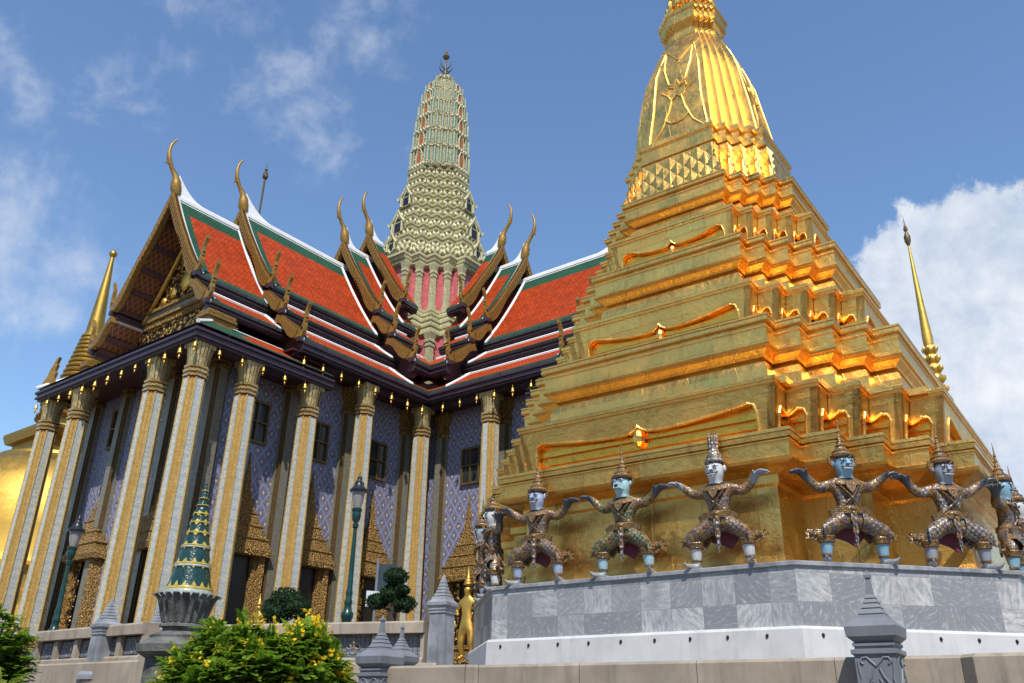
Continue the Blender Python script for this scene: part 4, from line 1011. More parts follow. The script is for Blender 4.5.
# ------------------------------------------------------------------ columns
def col_ring(cx, cy, w, h, z, n=2): return [(cx+x, cy+y, z) for x, y in redent(w, h, n)]
def col_part(cx, cy, ztop):
    zc = ztop-1.45
    m = MB()
    m.loft([col_ring(cx, cy, .215, .43, FLOOR+.55), col_ring(cx, cy, .17, .35, zc)], mif=lambda k, i: 0 if i % 5 == 4 else 1)
    for i in range(4):   # gold beading on the edges of the white strips
        for sg in (-1, 1):
            p0 = Vector((sg*.20, -.44, 0)); p1 = Vector((sg*.158, -.357, 0))
            rot = Matrix.Rotation(PI/2*i, 4, 'Z'); a, b = rot @ p0, rot @ p1
            m.tube([(cx+a.x, cy+a.y, FLOOR+.56), (cx+b.x, cy+b.y, zc-.01)], .032, 5, 1)
    o = m.build('column', [G['mos_w'], G['mos_g'], G['carved_fine']], TE)
    m = MB()
    pr = [(.0, .02), (.05, .05), (.13, .05), (.14, .0), (.22, .0), (.23, .06), (.33, .06), (.34, .01), (.40, .01), (.42, .05), (.50, .05)]
    m.loft([col_ring(cx, cy, .17+e, .35+e, zc+z) for z, e in pr], mif=lambda k, i: 1 if k in (0, 7) else 0)
    m.loft([col_ring(cx, cy, .17+e, .35+e, zc+z) for z, e in ((.50, -.03), (.9, -.01), (1.25, .04))], 2)
    for i in range(20):   # lotus petals round the top
        a = 2*PI*i/20; c, s = math.cos(a), math.sin(a); r = .42/max(abs(c), abs(s))**.55
        for z0, z1, ra, rb, hw in ((.5, 1.0, .88, .95, .055), (.85, 1.42, .95, 1.13, .055)):
            r0, r1 = r*ra, r*rb
            m.face([(cx+c*r0-s*hw*.8, cy+s*r0+c*hw*.8, zc+z0), (cx+c*r0+s*hw*.8, cy+s*r0-c*hw*.8, zc+z0), (cx+c*r1*.97+s*hw, cy+s*r1*.97-c*hw, zc+z0+(z1-z0)*.7), (cx+c*r1, cy+s*r1, zc+z1), (cx+c*r1*.97-s*hw, cy+s*r1*.97+c*hw, zc+z0+(z1-z0)*.7)], 0)
    m.box(cx-.42, cx+.42, cy-.42, cy+.42, ztop-.2, ztop+.06, 0)
    m.build('capital', [G['capital'], G['red'], G['mos_w']], o)
    m = MB(); m.loft([col_ring(cx, cy, .30+e, .58+e, FLOOR+z) for z, e in ((-.02, .12), (.16, .12), (.18, .05), (.34, .05), (.36, .0), (.58, -.04))]); m.build('column_base', G['carved_fine'], o)
    return o
cp = col_part(XC-5.75, YC-18.6, 13.05)
for x in (-3.0, 3.0, 5.75): inst(cp, (x+5.75, 0, 0), TE)
for y in (16.3, 13.1): inst(cp, (11.5, 18.6-y, 0), TE); inst(cp, (0, 18.6-y, 0), TE)
cq = col_part(XC+5.65, YC-9.8, 14.10)
inst(cq, (0, 3.85, 0), TE)                       # the corner between the wings
inst(cq, (9.8-5.65, 9.8-5.65, 0), TE)
for x in (13.2,): inst(cq, (x-5.65, 9.8-5.65, 0), TE)
inst(cq, (-11.3, 0, 0), TE)
for y in (16.4, 18.6): inst(cp, (5.75+y, 18.6-5.75, 0), TE)
# pilasters on the wall behind
def pil(cx, cy, ztop):
    m = MB(); m.loft([col_ring(cx, cy, .20, .36, FLOOR), col_ring(cx, cy, .19, .34, ztop-1.3)], mif=lambda k, i: 0 if i % 5 == 4 else 1)
    o = m.build('pilaster', [G['mos_dark'], G['frame']], TE)
    m = MB(); m.loft([col_ring(cx, cy, .19+e, .34+e, ztop+z) for z, e in ((-1.3, .05), (-1.15, .05), (-1.14, 0), (-1.0, 0), (-.99, .06), (-.85, .06), (-.84, 0), (-.1, .14), (0, .14))]); m.build('capital', G['carved_fine'], o)
    return o
pp = pil(XC+HWALL, YC-9.8, 14.2)
for dy in (-3.4, -7.0, 3.85): inst(pp, (0, dy, 0), TE)
inst(pp, (1.35, 5.34, 0), TE); inst(pp, (9.8-HWALL, 5.34, 0), TE); inst(pp, (13.2-HWALL, 5.34, 0), TE)
for x in (-HWALL*2, -HWALL-1.9, -HWALL+1.9): inst(pp, (x, -7.2, 0), TE)
# upper windows and the canopied openings of the wall
def window(c, du, en):
    c, du, en = Vector(c), Vector(du), Vector(en); up = Vector((0, 0, 1))
    m = MB(); hw, hh, t = .50, .82, .10
    for u0, u1, v0, v1 in ((-hw-t, hw+t, hh, hh+t), (-hw-t, hw+t, -hh-t, -hh), (-hw-t, -hw, -hh, hh), (hw, hw+t, -hh, hh), (-.03, .03, -hh, hh), (-hw, -.031, -.03, .03), (.031, hw, -.03, .03)):
        m.plate([(u0, v0), (u1, v0), (u1, v1), (u0, v1)], c+en*.06, du, up, en, .14)
    o = m.build('window', G['frame'], TE)
    m = MB(); m.plate([(-hw, -hh), (hw, -hh), (hw, hh), (-hw, hh)], c+en*.015, du, up, en, .02); m.build('pane', G['pane'], o)
def opening(c, du, en):
    """canopied opening with a stepped gilt spire"""
    c, du, en = Vector(c), Vector(du), Vector(en); up = Vector((0, 0, 1))
    def q(w, d, z): return [c-du*w+up*z, c-du*w+en*d+up*z, c+du*w+en*d+up*z, c+du*w+up*z]
    m = MB()
    m.loft([q(w, d, z) for z, w, d in ((5.75, 1.25, .55), (5.95, 1.32, .62), (6.05, 1.20, .55), (6.35, 1.10, .50), (6.40, 1.16, .54), (6.5, 1.0, .46), (6.85, .80, .40), (6.9, .86, .43), (7.0, .68, .36), (7.35, .54, .30), (7.4, .58, .33), (7.5, .42, .26), (7.9, .32, .22), (7.95, .35, .24), (8.05, .22, .18), (8.6, .12, .12), (8.65, .14, .13), (9.4, .04, .06), (9.9, .01, .03))])
    ca = m.build('window_canopy', G['carved_fine'], TE)
    m = MB()
    for sg in (-1, 1):
        for x, w, d in ((.98, .13, .42), (.74, .09, .30)):
            k = c+du*sg*x
            m.loft([[k-du*w+up*z, k-du*w+en*d+up*z, k+du*w+en*d+up*z, k+du*w+up*z] for z in (2.95, 5.75)])
    m.loft([q(w, d, z) for z, w, d in ((2.2, 1.35, .62), (2.45, 1.35, .62), (2.5, 1.25, .55), (2.75, 1.22, .52), (2.8, 1.3, .58), (2.95, 1.3, .58))])
    m.build('window_surround', G['carved_fine'], ca)
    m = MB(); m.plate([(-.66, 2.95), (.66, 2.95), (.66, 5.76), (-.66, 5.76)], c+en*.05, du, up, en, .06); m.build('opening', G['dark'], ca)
    m = MB(); m.plate([(-.64, 2.96), (-.30, 2.96), (-.30, 5.70), (-.64, 5.70)], c+en*.16, du, up, en, .05); m.build('shutter', G['carved'], ca)
for d in (14.75, 11.4, 7.72):
    window((XC+HWALL+.0, YC-d, 11.25), (0, 1, 0), (1, 0, 0)); opening((XC+HWALL+.01, YC-d, 0), (0, 1, 0), (1, 0, 0))
    window((XC+d, YC-HWALL, 11.25), (1, 0, 0), (0, -1, 0)); opening((XC+d, YC-HWALL-.01, 0), (1, 0, 0), (0, -1, 0))
for x in (-2.4, 2.1):
    window((XC+x, YC-LEN_FRONT, 11.6), (1, 0, 0), (0, -1, 0)); opening((XC+x, YC-LEN_FRONT-.01, 0), (1, 0, 0), (0, -1, 0))
# ------------------------------------------------------------------ prang tower over the crossing
PT = Matrix.Translation((XC, YC, 0))
def pt_(p): return PT @ p
def pring(w, h, z, n=4): return [(x, y, z) for x, y in redent(w, h, n)]
m = MB(pt_); m.loft([pring(1.45, 4.55, 13.0), pring(1.45, 4.50, 20.3)]); m.loft([pring(.95, 3.30, 22.0), pring(.95, 3.25, 25.5)])
tower = m.build('tower', G['pink'], TE)
def mould(prof, mat, name, w=.5, n=4):
    m = MB(pt_); m.loft([pring(max(.12, h*w), h, z, n) for z, h in prof]); return m.build(name, mat, tower)
mould([(20.1, 4.50), (20.16, 4.68), (20.2, 4.80), (20.36, 4.80), (20.4, 4.66), (20.62, 4.62), (20.66, 4.72), (20.8, 4.72), (20.84, 4.48), (21.1, 4.36), (21.14, 4.48), (21.3, 4.46), (21.34, 4.2), (21.55, 4.05), (21.6, 4.16), (21.76, 4.14), (21.8, 3.85), (22.0, 3.65), (22.04, 3.72), (22.2, 3.7), (22.24, 3.4)], G['pgreen2'], 'tower_cornice', .31)
mould([(25.2, 3.28), (25.28, 3.45), (25.32, 3.56), (25.5, 3.56), (25.54, 3.66), (25.72, 3.68), (25.78, 3.80), (25.96, 3.80), (26.0, 3.68), (26.3, 3.66)], G['pgreen2'], 'tower_cornice', .30)
# columns at the corners of the stepped plan
def tcol(z0, z1, w, h, r):
    pts = redent(w, h, 4); first = None
    for qd in (0, 1, 3):   # the corner facing the court and its neighbours
        for k in range(5):
            x, y = pts[qd*9+2*k] if True else None
            if first is None:
                m = MB(pt_)
                m.loft([[(x+a*e, y+b*e, z) for a, b in ((-1, -1), (1, -1), (1, 1), (-1, 1))] for z, e in ((z0, r*1.3), (z0+.25, r*1.3), (z0+.3, r), (z1-.9, r*.92), (z1-.85, r*1.15), (z1-.75, r*1.15), (z1-.72, r*.95), (z1-.6, r*.95), (z1-.57, r*1.2), (z1-.45, r*1.2), (z1-.4, r), (z1, r*1.5))])
                first = m.build('tower_column', G['pgreen2'], tower); f0 = (x, y)
            else: inst(first, (x-f0[0], y-f0[1], 0), tower)
tcol(16.6, 20.12, 1.45, 4.62, .19)
tcol(22.2, 25.25, .95, 3.38, .15)
# tapering body: alternating mouldings with rows of leaf-shaped antefixes
rows = [(26.3, 3.60), (27.25, 3.34), (28.2, 3.08), (29.1, 2.86), (30.0, 2.64), (30.85, 2.44), (31.7, 2.28), (32.55, 2.16), (33.4, 2.10)]
prof = []
for (z, h), (z2, h2) in zip(rows, rows[1:]):
    H = z2-z
    prof += [(z, h-.18), (z+.05, h+.08), (z+.20, h+.10), (z+.22, h-.10), (z+.30, h-.12), (z+H*.60, h-.30), (z+H*.62, h2-.06), (z+H*.68, h2-.04), (z+H*.70, h2+.08), (z+H*.86, h2+.12), (z+H*.88, h2-.05), (z+H, h2-.1)]
m = MB(pt_); m.loft([pring(.30*h, h, z) for z, h in prof]); m.build('tower_body', G['pgreen2'], tower)
def leaf_row(mb, z, h, hh, size, off=.06, mi=0):
    pts = redent(.30*h, h, 4); n = len(pts)
    for i in range(n):
        a = Vector((*pts[i], 0)); b = Vector((*pts[(i+1) % n], 0)); L = (b-a).length
        if L < .02: continue
        du = (b-a)/L; en = Vector((du.y, -du.x, 0)); cnt = max(1, round(L/size)); hw = L/cnt*.46
        for j in range(cnt):
            c = a+du*((j+.5)*L/cnt)+en*off+Vector((0, 0, z))
            ctr = c+en*.10+Vector((0, 0, hh*.4))
            P_ = [c-du*hw*.8, c-du*hw+Vector((0, 0, hh*.45)), c+Vector((0, 0, hh))+en*.03, c+du*hw+Vector((0, 0, hh*.45)), c+du*hw*.8]
            ids = [mb.P(p) for p in P_]; k = mb.P(ctr)
            for x, y in ((0, 1), (1, 2), (2, 3), (3, 4), (4, 0)): mb.facei((ids[x], ids[y], k), mi)
for z, h, hh, sz in [(z+.2, h-.08, .36, .34) for z, h in rows[:-1]]+[(26.02, 3.72, .45, .4)]:
    m = MB(pt_); leaf_row(m, z, h, hh, sz); m.build('antefix_row', G['pyel'], tower, fixn=False)
# gabled niches on the four faces
for rot in range(4):
    def rp(x, y, z):
        for _ in range(rot): x, y = -y, x
        return (x, y, z)
    for z, h, s in ((27.7, 3.42, 1.05), (30.0, 2.88, .95), (26.2, 3.80, .8)):
        w = .42*s; m = MB(pt_)
        b = [rp(-w, -h, z), rp(w, -h, z), rp(w, -h, z+.75*s), rp(0, -h, z+1.35*s), rp(-w, -h, z+.75*s)]; bk = [rp(x, -h+.8, zz) for x, zz in ((-w, z), (w, z), (w, z+.75*s), (0, z+1.35*s), (-w, z+.75*s))]
        m.face([rp(-w*.6, -h-.012, z+.05), rp(w*.6, -h-.012, z+.05), rp(w*.6, -h-.012, z+.68*s), rp(-w*.6, -h-.012, z+.68*s)], 1)
        m.face([rp(-w*.5, -h-.012, z+.76*s), rp(w*.5, -h-.012, z+.76*s), rp(0, -h-.012, z+1.12*s)], 1)
        m.face(b, 0)
        for i in range(5): m.face([b[i], b[(i+1) % 5], bk[(i+1) % 5], bk[i]], 0)
        for sg in (-1, 1):
            m.tube([rp(0, -h-.05, z+1.6*s), rp(sg*w*.7, -h-.05, z+1.0*s), rp(sg*w*1.5, -h-.05, z+.55*s), rp(sg*w*1.9, -h-.05, z+.85*s)], [.03, .09, .11, .03], 6, 2)
            m.tube([rp(sg*w*.95, -h-.05, z), rp(sg*w*.95, -h-.05, z+.7*s)], .08, 6, 0)
        m.build('niche', [G['pgreen2'], G['dark'], G['pyel']], tower)
# corncob spire with rows of niches
cob = [(33.4, 2.05), (35.0, 1.95), (36.45, 1.86), (37.8, 1.74), (39.1, 1.58), (40.25, 1.36), (41.2, 1.05), (41.95, .66), (42.5, .22)]
prof = []
for (z, h), (z2, h2) in zip(cob, cob[1:]): prof += [(z, h+.0), (z+.08, h+.05), (z+.34, h+.05), (z+.38, h-.12), (z2-.03, h2-.10)]
m = MB(pt_); m.loft([pring(.42*h, h, z) for z, h in prof]); m.build('spire_body', G['pgreen'], tower)
m = MB(pt_)
for (z, h), (z2, h2) in list(zip(cob, cob[1:]))[:6]:
    pts = redent(.42*h, h, 4); H = (z2-z)-.42; n = len(pts)
    for i in range(n):
        a = Vector((*pts[i], 0)); b = Vector((*pts[(i+1) % n], 0)); L = (b-a).length; du = (b-a)/L; en = Vector((du.y, -du.x, 0)); main = (i % 9 == 8)
        for c, w, mm in ([((a+b)/2, .17*h/1.9, 1), (a+du*L*.14, .10, 0), (a+du*L*.86, .10, 0)] if main else [((a+b)/2, L*.34, 0)]):
            base = c-en*.08+Vector((0, 0, z+.38)); k = [(-w, 0), (w, 0), (w, H*.55), (w*.6, H*.85), (0, H), (-w*.6, H*.85), (-w, H*.55)]
            m.plate(k, base, du, Vector((0, 0, 1)), en, .06, mm)
            if main and mm == 1:
                rim = [base+du*u*1.35+Vector((0, 0, v*1.08))+en*.05 for u, v in k[1:]+k[:1]]; m.tube(rim, .05, 5, 2)
            else:
                for sg in (-1, 1): m.tube([base+du*sg*w*1.2+en*.04, base+du*sg*w*1.2+en*.04+Vector((0, 0, H))], .035, 5, 2)
    leaf_row(m, z+.10, h+.02, .26, .26, .02, 2)
m.build('spire_niche', [G['pteal'], G['porange'], G['pgreen2']], tower)
m = MB(pt_)
m.lathe([(.24, 42.5), (.30, 42.62), (.12, 42.75), (.07, 42.9), (.06, 44.2), (.20, 44.35), (.26, 44.5), (.14, 44.65), (.06, 44.8), (.09, 44.9), (.02, 45.3), (.004, 45.6)], 12)
for z, l, hh in ((42.85, .62, .30), (43.3, .50, .62)):
    for i in range(4):
        a = PI/4*(2*i+1)+PI/4; c, s = math.cos(a), math.sin(a)
        m.tube([(0, 0, z), (c*l*.6, s*l*.6, z+.02), (c*l*.95, s*l*.95, z+.12), (c*l*1.15, s*l*1.15, z+hh)], [.05, .045, .035, .012], 5)
m.build('trident_finial', G['iron'], tower, 40)
# ------------------------------------------------------------------ gilt bells under the eaves (each hangs free)
m = MB(); m.lathe([(.012, 0), (.012, -.16), (.03, -.17), (.075, -.22), (.085, -.34), (.12, -.42), (.11, -.43), (.02, -.44), (.015, -.50), (.05, -.55), (.055, -.62), (.0, -.72)], 10)
bo = m.build('eave_bell', G['gold_plain'], None, 50); tag(bo, 'small gilt bell hanging from the purple eave of the temple', 'bell', 'gilt bells hanging along the temple eaves')
bells = []
n = 12
for i in range(n+1): bells.append((XC-6.25+12.5*i/n, YC-19.12, 13.02))
for i in range(1, 6): bells.append((XC+6.22, YC-19.12+1.06*i, 13.02))
for i in range(8): bells.append((XC+6.22, YC-14.0+1.06*i, 14.07))
for i in range(1, 9): bells.append((XC+6.22+1.06*i, YC-6.25, 14.07))
for k, b in enumerate(bells):
    o = bo if k == 0 else bo.copy()
    if k: COL.objects.link(o)
    o.location = b; s = .76+.10*math.sin(k*5.3); o.scale = (s, s, s); o.rotation_euler = (.06*math.sin(k*3), .06*math.cos(k*7), k)

# ------------------------------------------------------------------ the second gilded chedi beyond the temple, and the slender spire on the right
m = MB()
bx, by = -56.9, 25.2
m.lathe([(13, -1.6), (13, 0), (12.3, .2), (12.3, 2.2), (11.4, 2.4), (11.2, 3.6), (10.4, 3.8), (10.2, 5.0), (9.2, 5.2), (9.2, 5.8), (8.6, 6.0), (8.55, 7.0), (8.9, 7.2), (8.2, 7.5)], 64, (bx, by))
m.lathe([(8.2, 7.45), (8.0, 8.0), (7.9, 9.5), (7.6, 11.0), (7.0, 12.4), (6.1, 13.5), (5.0, 14.3), (3.9, 14.7), (3.8, 14.9), (3.4, 15.0)], 64, (bx, by))
b2 = thing('chedi', 'round bell shaped gilded chedi with a ringed spire, partly hidden beyond the temple porch', 'chedi', (bx, by, -1.6))
m.build('dome', G['gold_old'], b2, 40)
m = MB()
sq = lambda h, z: [(bx-h, by-h, z), (bx+h, by-h, z), (bx+h, by+h, z), (bx-h, by+h, z)]
m.loft([sq(h, z) for z, h in ((14.9, 2.7), (15.3, 2.7), (15.35, 2.4), (16.0, 2.4), (16.05, 2.75), (16.5, 2.9), (16.7, 2.9), (16.75, 2.2))]); m.build('harmika', G['gold_old'], b2)
pr = [(2.0, 16.7), (1.9, 17.6), (2.3, 17.7)]; z = 17.7; r_ = 2.28
for i in range(17):
    h = .47*(1-.022*i); pr += [(r_*.86, z+.03), (r_*.98, z+h*.3), (r_, z+h*.55), (r_*.90, z+h*.95)]; z += h; r_ *= .935
pr += [(r_*.8, z), (.14, 30.6), (.13, 30.7), (.27, 30.9), (.28, 31.05), (.1, 31.3), (.01, 31.4)]
m = MB(); m.lathe(pr, 36, (bx, by)); m.build('ringed_spire', G['gold_old'], b2, 40)

sx, sy = -7.15, 44.4
b3 = thing('spire', 'slender gilded spire rising behind the slope of the large chedi', 'spire', (sx, sy, -1.6))
m = MB(); m.lathe([(3.4, -1.6), (3.4, .6), (3.0, .8), (2.9, 3), (2.4, 3.2), (2.3, 6), (1.8, 6.2), (1.6, 9), (1.1, 10), (.8, 12), (.7, 13)], 24, (sx, sy)); m.build('spire_base', G['gold_plain'], b3, 30)
m = MB(); z = 12.8; r_ = .66; pr = []
for i in range(9):
    h = .62*(1-.02*i); pr += [(r_*.62, z), (r_*.9, z+h*.25), (r_, z+h*.5), (r_*.85, z+h*.8), (r_*.62, z+h*.98)]; z += h; r_ *= .925
pr += [(.24, z), (.26, z+.4), (.18, z+2), (.07, z+5.4), (.05, z+6.0)]
m.lathe(pr, 18, (sx, sy)); zt = z+6.0; 
for i in range(9):
    zz = 12.8+sum(.62*(1-.02*j) for j in range(i))+.3; rr = .66*.925**i
    for k in range(8):
        a = 2*PI*k/8; m.ball((sx+math.cos(a)*rr*.9, sy+math.sin(a)*rr*.9, zz), (.12*rr/.5, .12*rr/.5, .16), 6, 4)
m.build('spire_shaft', G['gold_plain'], b3, 40)
m = MB(); m.lathe([(.05, zt-.1), (.16, zt+.2), (.17, zt+.5), (.06, zt+.8), (.12, zt+.95), (.03, zt+1.3), (.004, zt+1.8)], 10, (sx, sy)); m.build('spire_tip', G['iron'], b3, 40)

# ------------------------------------------------------------------ parapet at the edge of the terrace, with its grey posts
def sqring(cx, cy, h, z, rz=0.0, hy=None):
    hy = hy or h; c, s = math.cos(rz), math.sin(rz)
    return [(cx+x*c-y*s, cy+x*s+y*c, z) for x, y in ((-h, -hy), (h, -hy), (h, hy), (-h, hy))]
def wall_run(name, pts, z0, z1, wdt, label, cat, cope=.23, mat='granite'):
    """a low wall of coping stones along a polyline"""
    root = thing(name, label, cat, (*pts[0], z0))
    m = MB(); c = MB(); 
    P_ = [Vector((*p, 0)) for p in pts]
    def off(w):
        L, Rr = [], []
        for i, p in enumerate(P_):
            d0 = (P_[i]-P_[i-1]).normalized() if i else (P_[1]-P_[0]).normalized(); d1 = (P_[i+1]-P_[i]).normalized() if i < len(P_)-1 else d0
            nrm = (Vector((-d0.y, d0.x, 0))+Vector((-d1.y, d1.x, 0))).normalized(); k = 1/max(.5, nrm.dot(Vector((-d0.y, d0.x, 0))))
            L.append(p+nrm*w*k); Rr.append(p-nrm*w*k)
        return L, Rr
    up = Vector((0, 0, 1))
    L, Rr = off(wdt/2-.05)
    m.loft([[Rr[i]+up*z0, Rr[i]+up*(z1-cope), L[i]+up*(z1-cope), L[i]+up*z0] for i in range(len(P_))]); m.build('wall_face', G[mat], root)
    for i in range(len(P_)-1):
        ln = (P_[i+1]-P_[i]).length; k = max(1, round(ln/1.35)); La, Ra = off(wdt/2)
        Lb, Rb = off(wdt/2-.03)
        for j in range(k):
            a, b = j/k+.003/ln, (j+1)/k-.003/ln
            def sec(t): return [Ra[i].lerp(Ra[i+1], t)+up*(z1-cope+.02), Ra[i].lerp(Ra[i+1], t)+up*(z1-.025), Rb[i].lerp(Rb[i+1], t)+up*z1, Lb[i].lerp(Lb[i+1], t)+up*z1, La[i].lerp(La[i+1], t)+up*(z1-.025), La[i].lerp(La[i+1], t)+up*(z1-cope+.02)]
            q = MB(); q.loft([sec(a), sec(b)]); q.build('coping_stone', G[mat], root)
    return root
wall_run('parapet_wall', [(-7.25, 7.02), (-5.95, 7.10), (-5.88, 7.22), (-2.3, 7.44), (-1.30, 7.50), (-1.20, 7.40), (5.0, 7.75)], -1.6, .50, .42, 'long low granite parapet running in front of the marble plinth', 'wall')
wall_run('parapet_wall', [(-7.3, 7.1), (-8.9, 9.15), (-9.15, 9.9)], -1.6, .48, .42, 'short granite parapet going back between the three grey posts', 'wall')
def post(x, y, z0, ztop, hw, rz, label, mat, tall=False, carve=True):
    r = thing('post', label, 'post', (x, y, z0), rz, 'grey stone posts of the parapets')
    H = ztop-z0; m = MB()
    if not tall:
        hs = .225/.25; zc = ztop-.62*hs      # underside of the cap
        s = hw/.25; k = zc
        m.loft([sqring(x, y, a*s, z, rz) for z, a in ((z0, .23), (z0+.1, .23), (z0+.12, .20), (k-.12*s, .20), (k-.10*s, .225), (k-.06*s, .225), (k-.055*s, .19), (k-.03*s, .19), (k-.025*s, .205), (k+.005*s, .205), (k+.01*s, .18))]); sh = m.build('shaft', G[mat], r)
        m = MB(); m.loft([sqring(x, y, a*s, k+b*.9, rz) for b, a in ((.0, .175), (.055, .245), (.135, .255), (.14, .25), (.205, .165), (.21, .15), (.235, .14), (.237, .115), (.245, .13), (.285, .10), (.287, .085), (.295, .10), (.33, .075), (.332, .062), (.34, .076), (.37, .055), (.372, .045), (.38, .056), (.41, .035), (.44, .032), (.55, .022), (.552, .034), (.575, .034), (.58, .02), (.62, .004))]); m.build('finial_cap', G[mat], r)
        if carve:
            m = MB(); c, s_ = math.cos(rz), math.sin(rz)
            for side in range(4):
                ang = rz-PI/2+side*PI/2; en = Vector((math.cos(ang), math.sin(ang), 0)); du = Vector((-en.y, en.x, 0)); o = Vector((x, y, k-.12*s))+en*.203*s
                for sg in (-1, 1):
                    for cu, rad in (([(0, -.10), (.05, -.05), (.08, -.015), (.13, -.02), (.15, -.06), (.12, -.08)], .012), ([(.03, -.12), (.06, -.2), (.12, -.28), (.17, -.36)], .014), ([(.02, -.22), (.05, -.30), (.10, -.38), (.12, -.46)], .012), ([(.0, -.30), (.03, -.27), (.05, -.24)], .010), ([(.17, -.05), (.165, -.15), (.15, -.22), (.175, -.3)], .012)):
                        m.tube([o+du*(sg*u*s)+Vector((0, 0, v*s)) for u, v in cu], rad*s, 6)
            m.build('carved_cloth', G[mat], sh, 50)
    else:
        s = hw/.25; k = ztop-.52
        m.loft([sqring(x, y, a*s, z, rz) for z, a in ((z0, .27), (z0+.07, .27), (z0+.13, .23), (z0+.15, .205), (z0+.18, .21), (z0+.2, .19), (k-.12*s, .18), (k-.11*s, .20), (k-.09*s, .20), (k-.085*s, .185), (k-.055*s, .185), (k-.05*s, .20), (k-.02*s, .20), (k-.015*s, .19), (k, .19))]); m.build('shaft', G[mat], r)
        m = MB(); pr = [(0.0, .19), (.03, .23), (.08, .23), (.10, .20), (.13, .165)]
        z_ = .13; a_ = .165
        for i in range(6): pr += [(z_+.005, a_*1.0), (z_+.045, a_*.90), (z_+.047, a_*.66)]; z_ += .055; a_ *= .80
        pr += [(z_+.06, .02), (.55, .004)]
        m.loft([sqring(x, y, a*s, k+b*.945, rz) for b, a in pr]); m.build('finial_cap', G[mat], r)
    return r
post(-1.92, 7.16, -.6, 1.135, .185, R(3), 'carved grey post standing alone in front of the marble plinth', 'post')
post(-7.0, 6.86, -.6, 1.03, .185, R(3), 'carved grey post at the parapet end with another post close behind it', 'post')
post(-8.90, 9.12, -.3, 1.22, .185, R(8), 'grey post half hidden behind the carved post at the parapet end', 'post')
post(-9.32, 10.42, .45, 2.12, .20, R(10), 'tall grey marble post with ringed cap in front of the gilded figure by the plinth', 'marble_plain', True)
post(-14.93, 8.00, .50, 1.83, .215, R(2), 'marble post with ringed cap against the balustrade below the temple porch', 'marble_plain', True)
post(-15.1, 9.05, .45, 1.84, .215, R(2), 'marble post with ringed cap just behind the green coned urn', 'marble_plain', True)
post(-17.45, 8.25, .45, 1.42, .20, R(2), 'short marble post at the balustrade end below a street lamp', 'marble_plain', True)
# pierced balustrades
def balustrade(a, b, zb, zt, n, label):
    a, b = Vector((*a, 0)), Vector((*b, 0)); L = (b-a).length; du = (b-a)/L; en = Vector((du.y, -du.x, 0)); up = Vector((0, 0, 1))
    r = thing('balustrade', label, 'balustrade', (*a.xy, .30))
    def bar(u0, u1, d, z0, z1, mb):
        mb.loft([[a+du*u-en*d+up*z0, a+du*u+en*d+up*z0, a+du*u+en*(d)+up*(z1-.03), a+du*u+en*(d-.03)+up*z1, a+du*u-en*(d-.03)+up*z1, a+du*u-en*d+up*(z1-.03)] for u in (u0, u1)])
    m = MB(); bar(0, L, .17, zt-.18, zt, m); m.build('rail', G['granite'], r)
    m = MB(); bar(-.3, L+.3, .30, .30, zb-.09, m); bar(0, L, .15, zb-.09, zb, m); m.build('base_course', G['granite'], r)
    pw = L/n; zm0, zm1 = zb, zt-.18; H = zm1-zm0
    for i in range(n+1): m = MB(); bar(max(0, i*pw-.06), min(L, i*pw+.06), .11, zm0, zm1, m); m.build('upright', G['granite'], r)
    for i in range(n):
        u0, u1 = i*pw+.06, (i+1)*pw-.06; w = u1-u0; cu = (u0+u1)/2; zc = (zm0+zm1)/2; m = MB()
        e = Vector(en); t = .06; nx = 9; ny = 7
        # pierced stone: a grid of bars with a flower opening in the middle
        def rect(x0, x1, y0, y1): m.plate([(x0, y0), (x1, y0), (x1, y1), (x0, y1)], a+du*u0+up*zm0, du, up, e, t)
        for k in range(nx):
            x = w*(k+.5)/nx
            for j in range(ny):
                y = H*(j+.5)/ny; rr = math.hypot((x-w/2)/1.0, y-H/2)
                if rr < .085: continue
                cw, chh = w/nx, H/ny
                if (k+j) % 2 == 0: rect(x-cw*.5, x+cw*.5, y-chh*.40, y+chh*.40)
                else: rect(x-cw*.38, x+cw*.38, y-chh*.51, y+chh*.51)
        rect(0, w, 0, .03); rect(0, w, H-.03, H); rect(0, .03, .03, H-.03); rect(w-.03, w, .03, H-.03)
        pn = m.build('pierced_panel', G['post'], r)
        ring = []
        for k in range(4):
            an = PI/2*k; c = (w/2+.075*math.cos(an), H/2+.075*math.sin(an)); m2 = MB() if k == 0 else m2
            m2.tube([a+du*(u0+c[0]+.05*math.cos(2*PI*q/12))+up*(zm0+c[1]+.05*math.sin(2*PI*q/12))+e*.03 for q in range(13)], .014, 5)
        m2.build('flower_rim', G['post'], pn)
    return r
balustrade((-17.3, 8.10), (-13.7, 8.10), .86, 1.37, 5, 'granite balustrade with pierced grey panels below the temple porch')
balustrade((-13.6, 9.05), (-9.55, 10.35), .86, 1.40, 5, 'granite balustrade with pierced grey panels ending at the tall marble post')
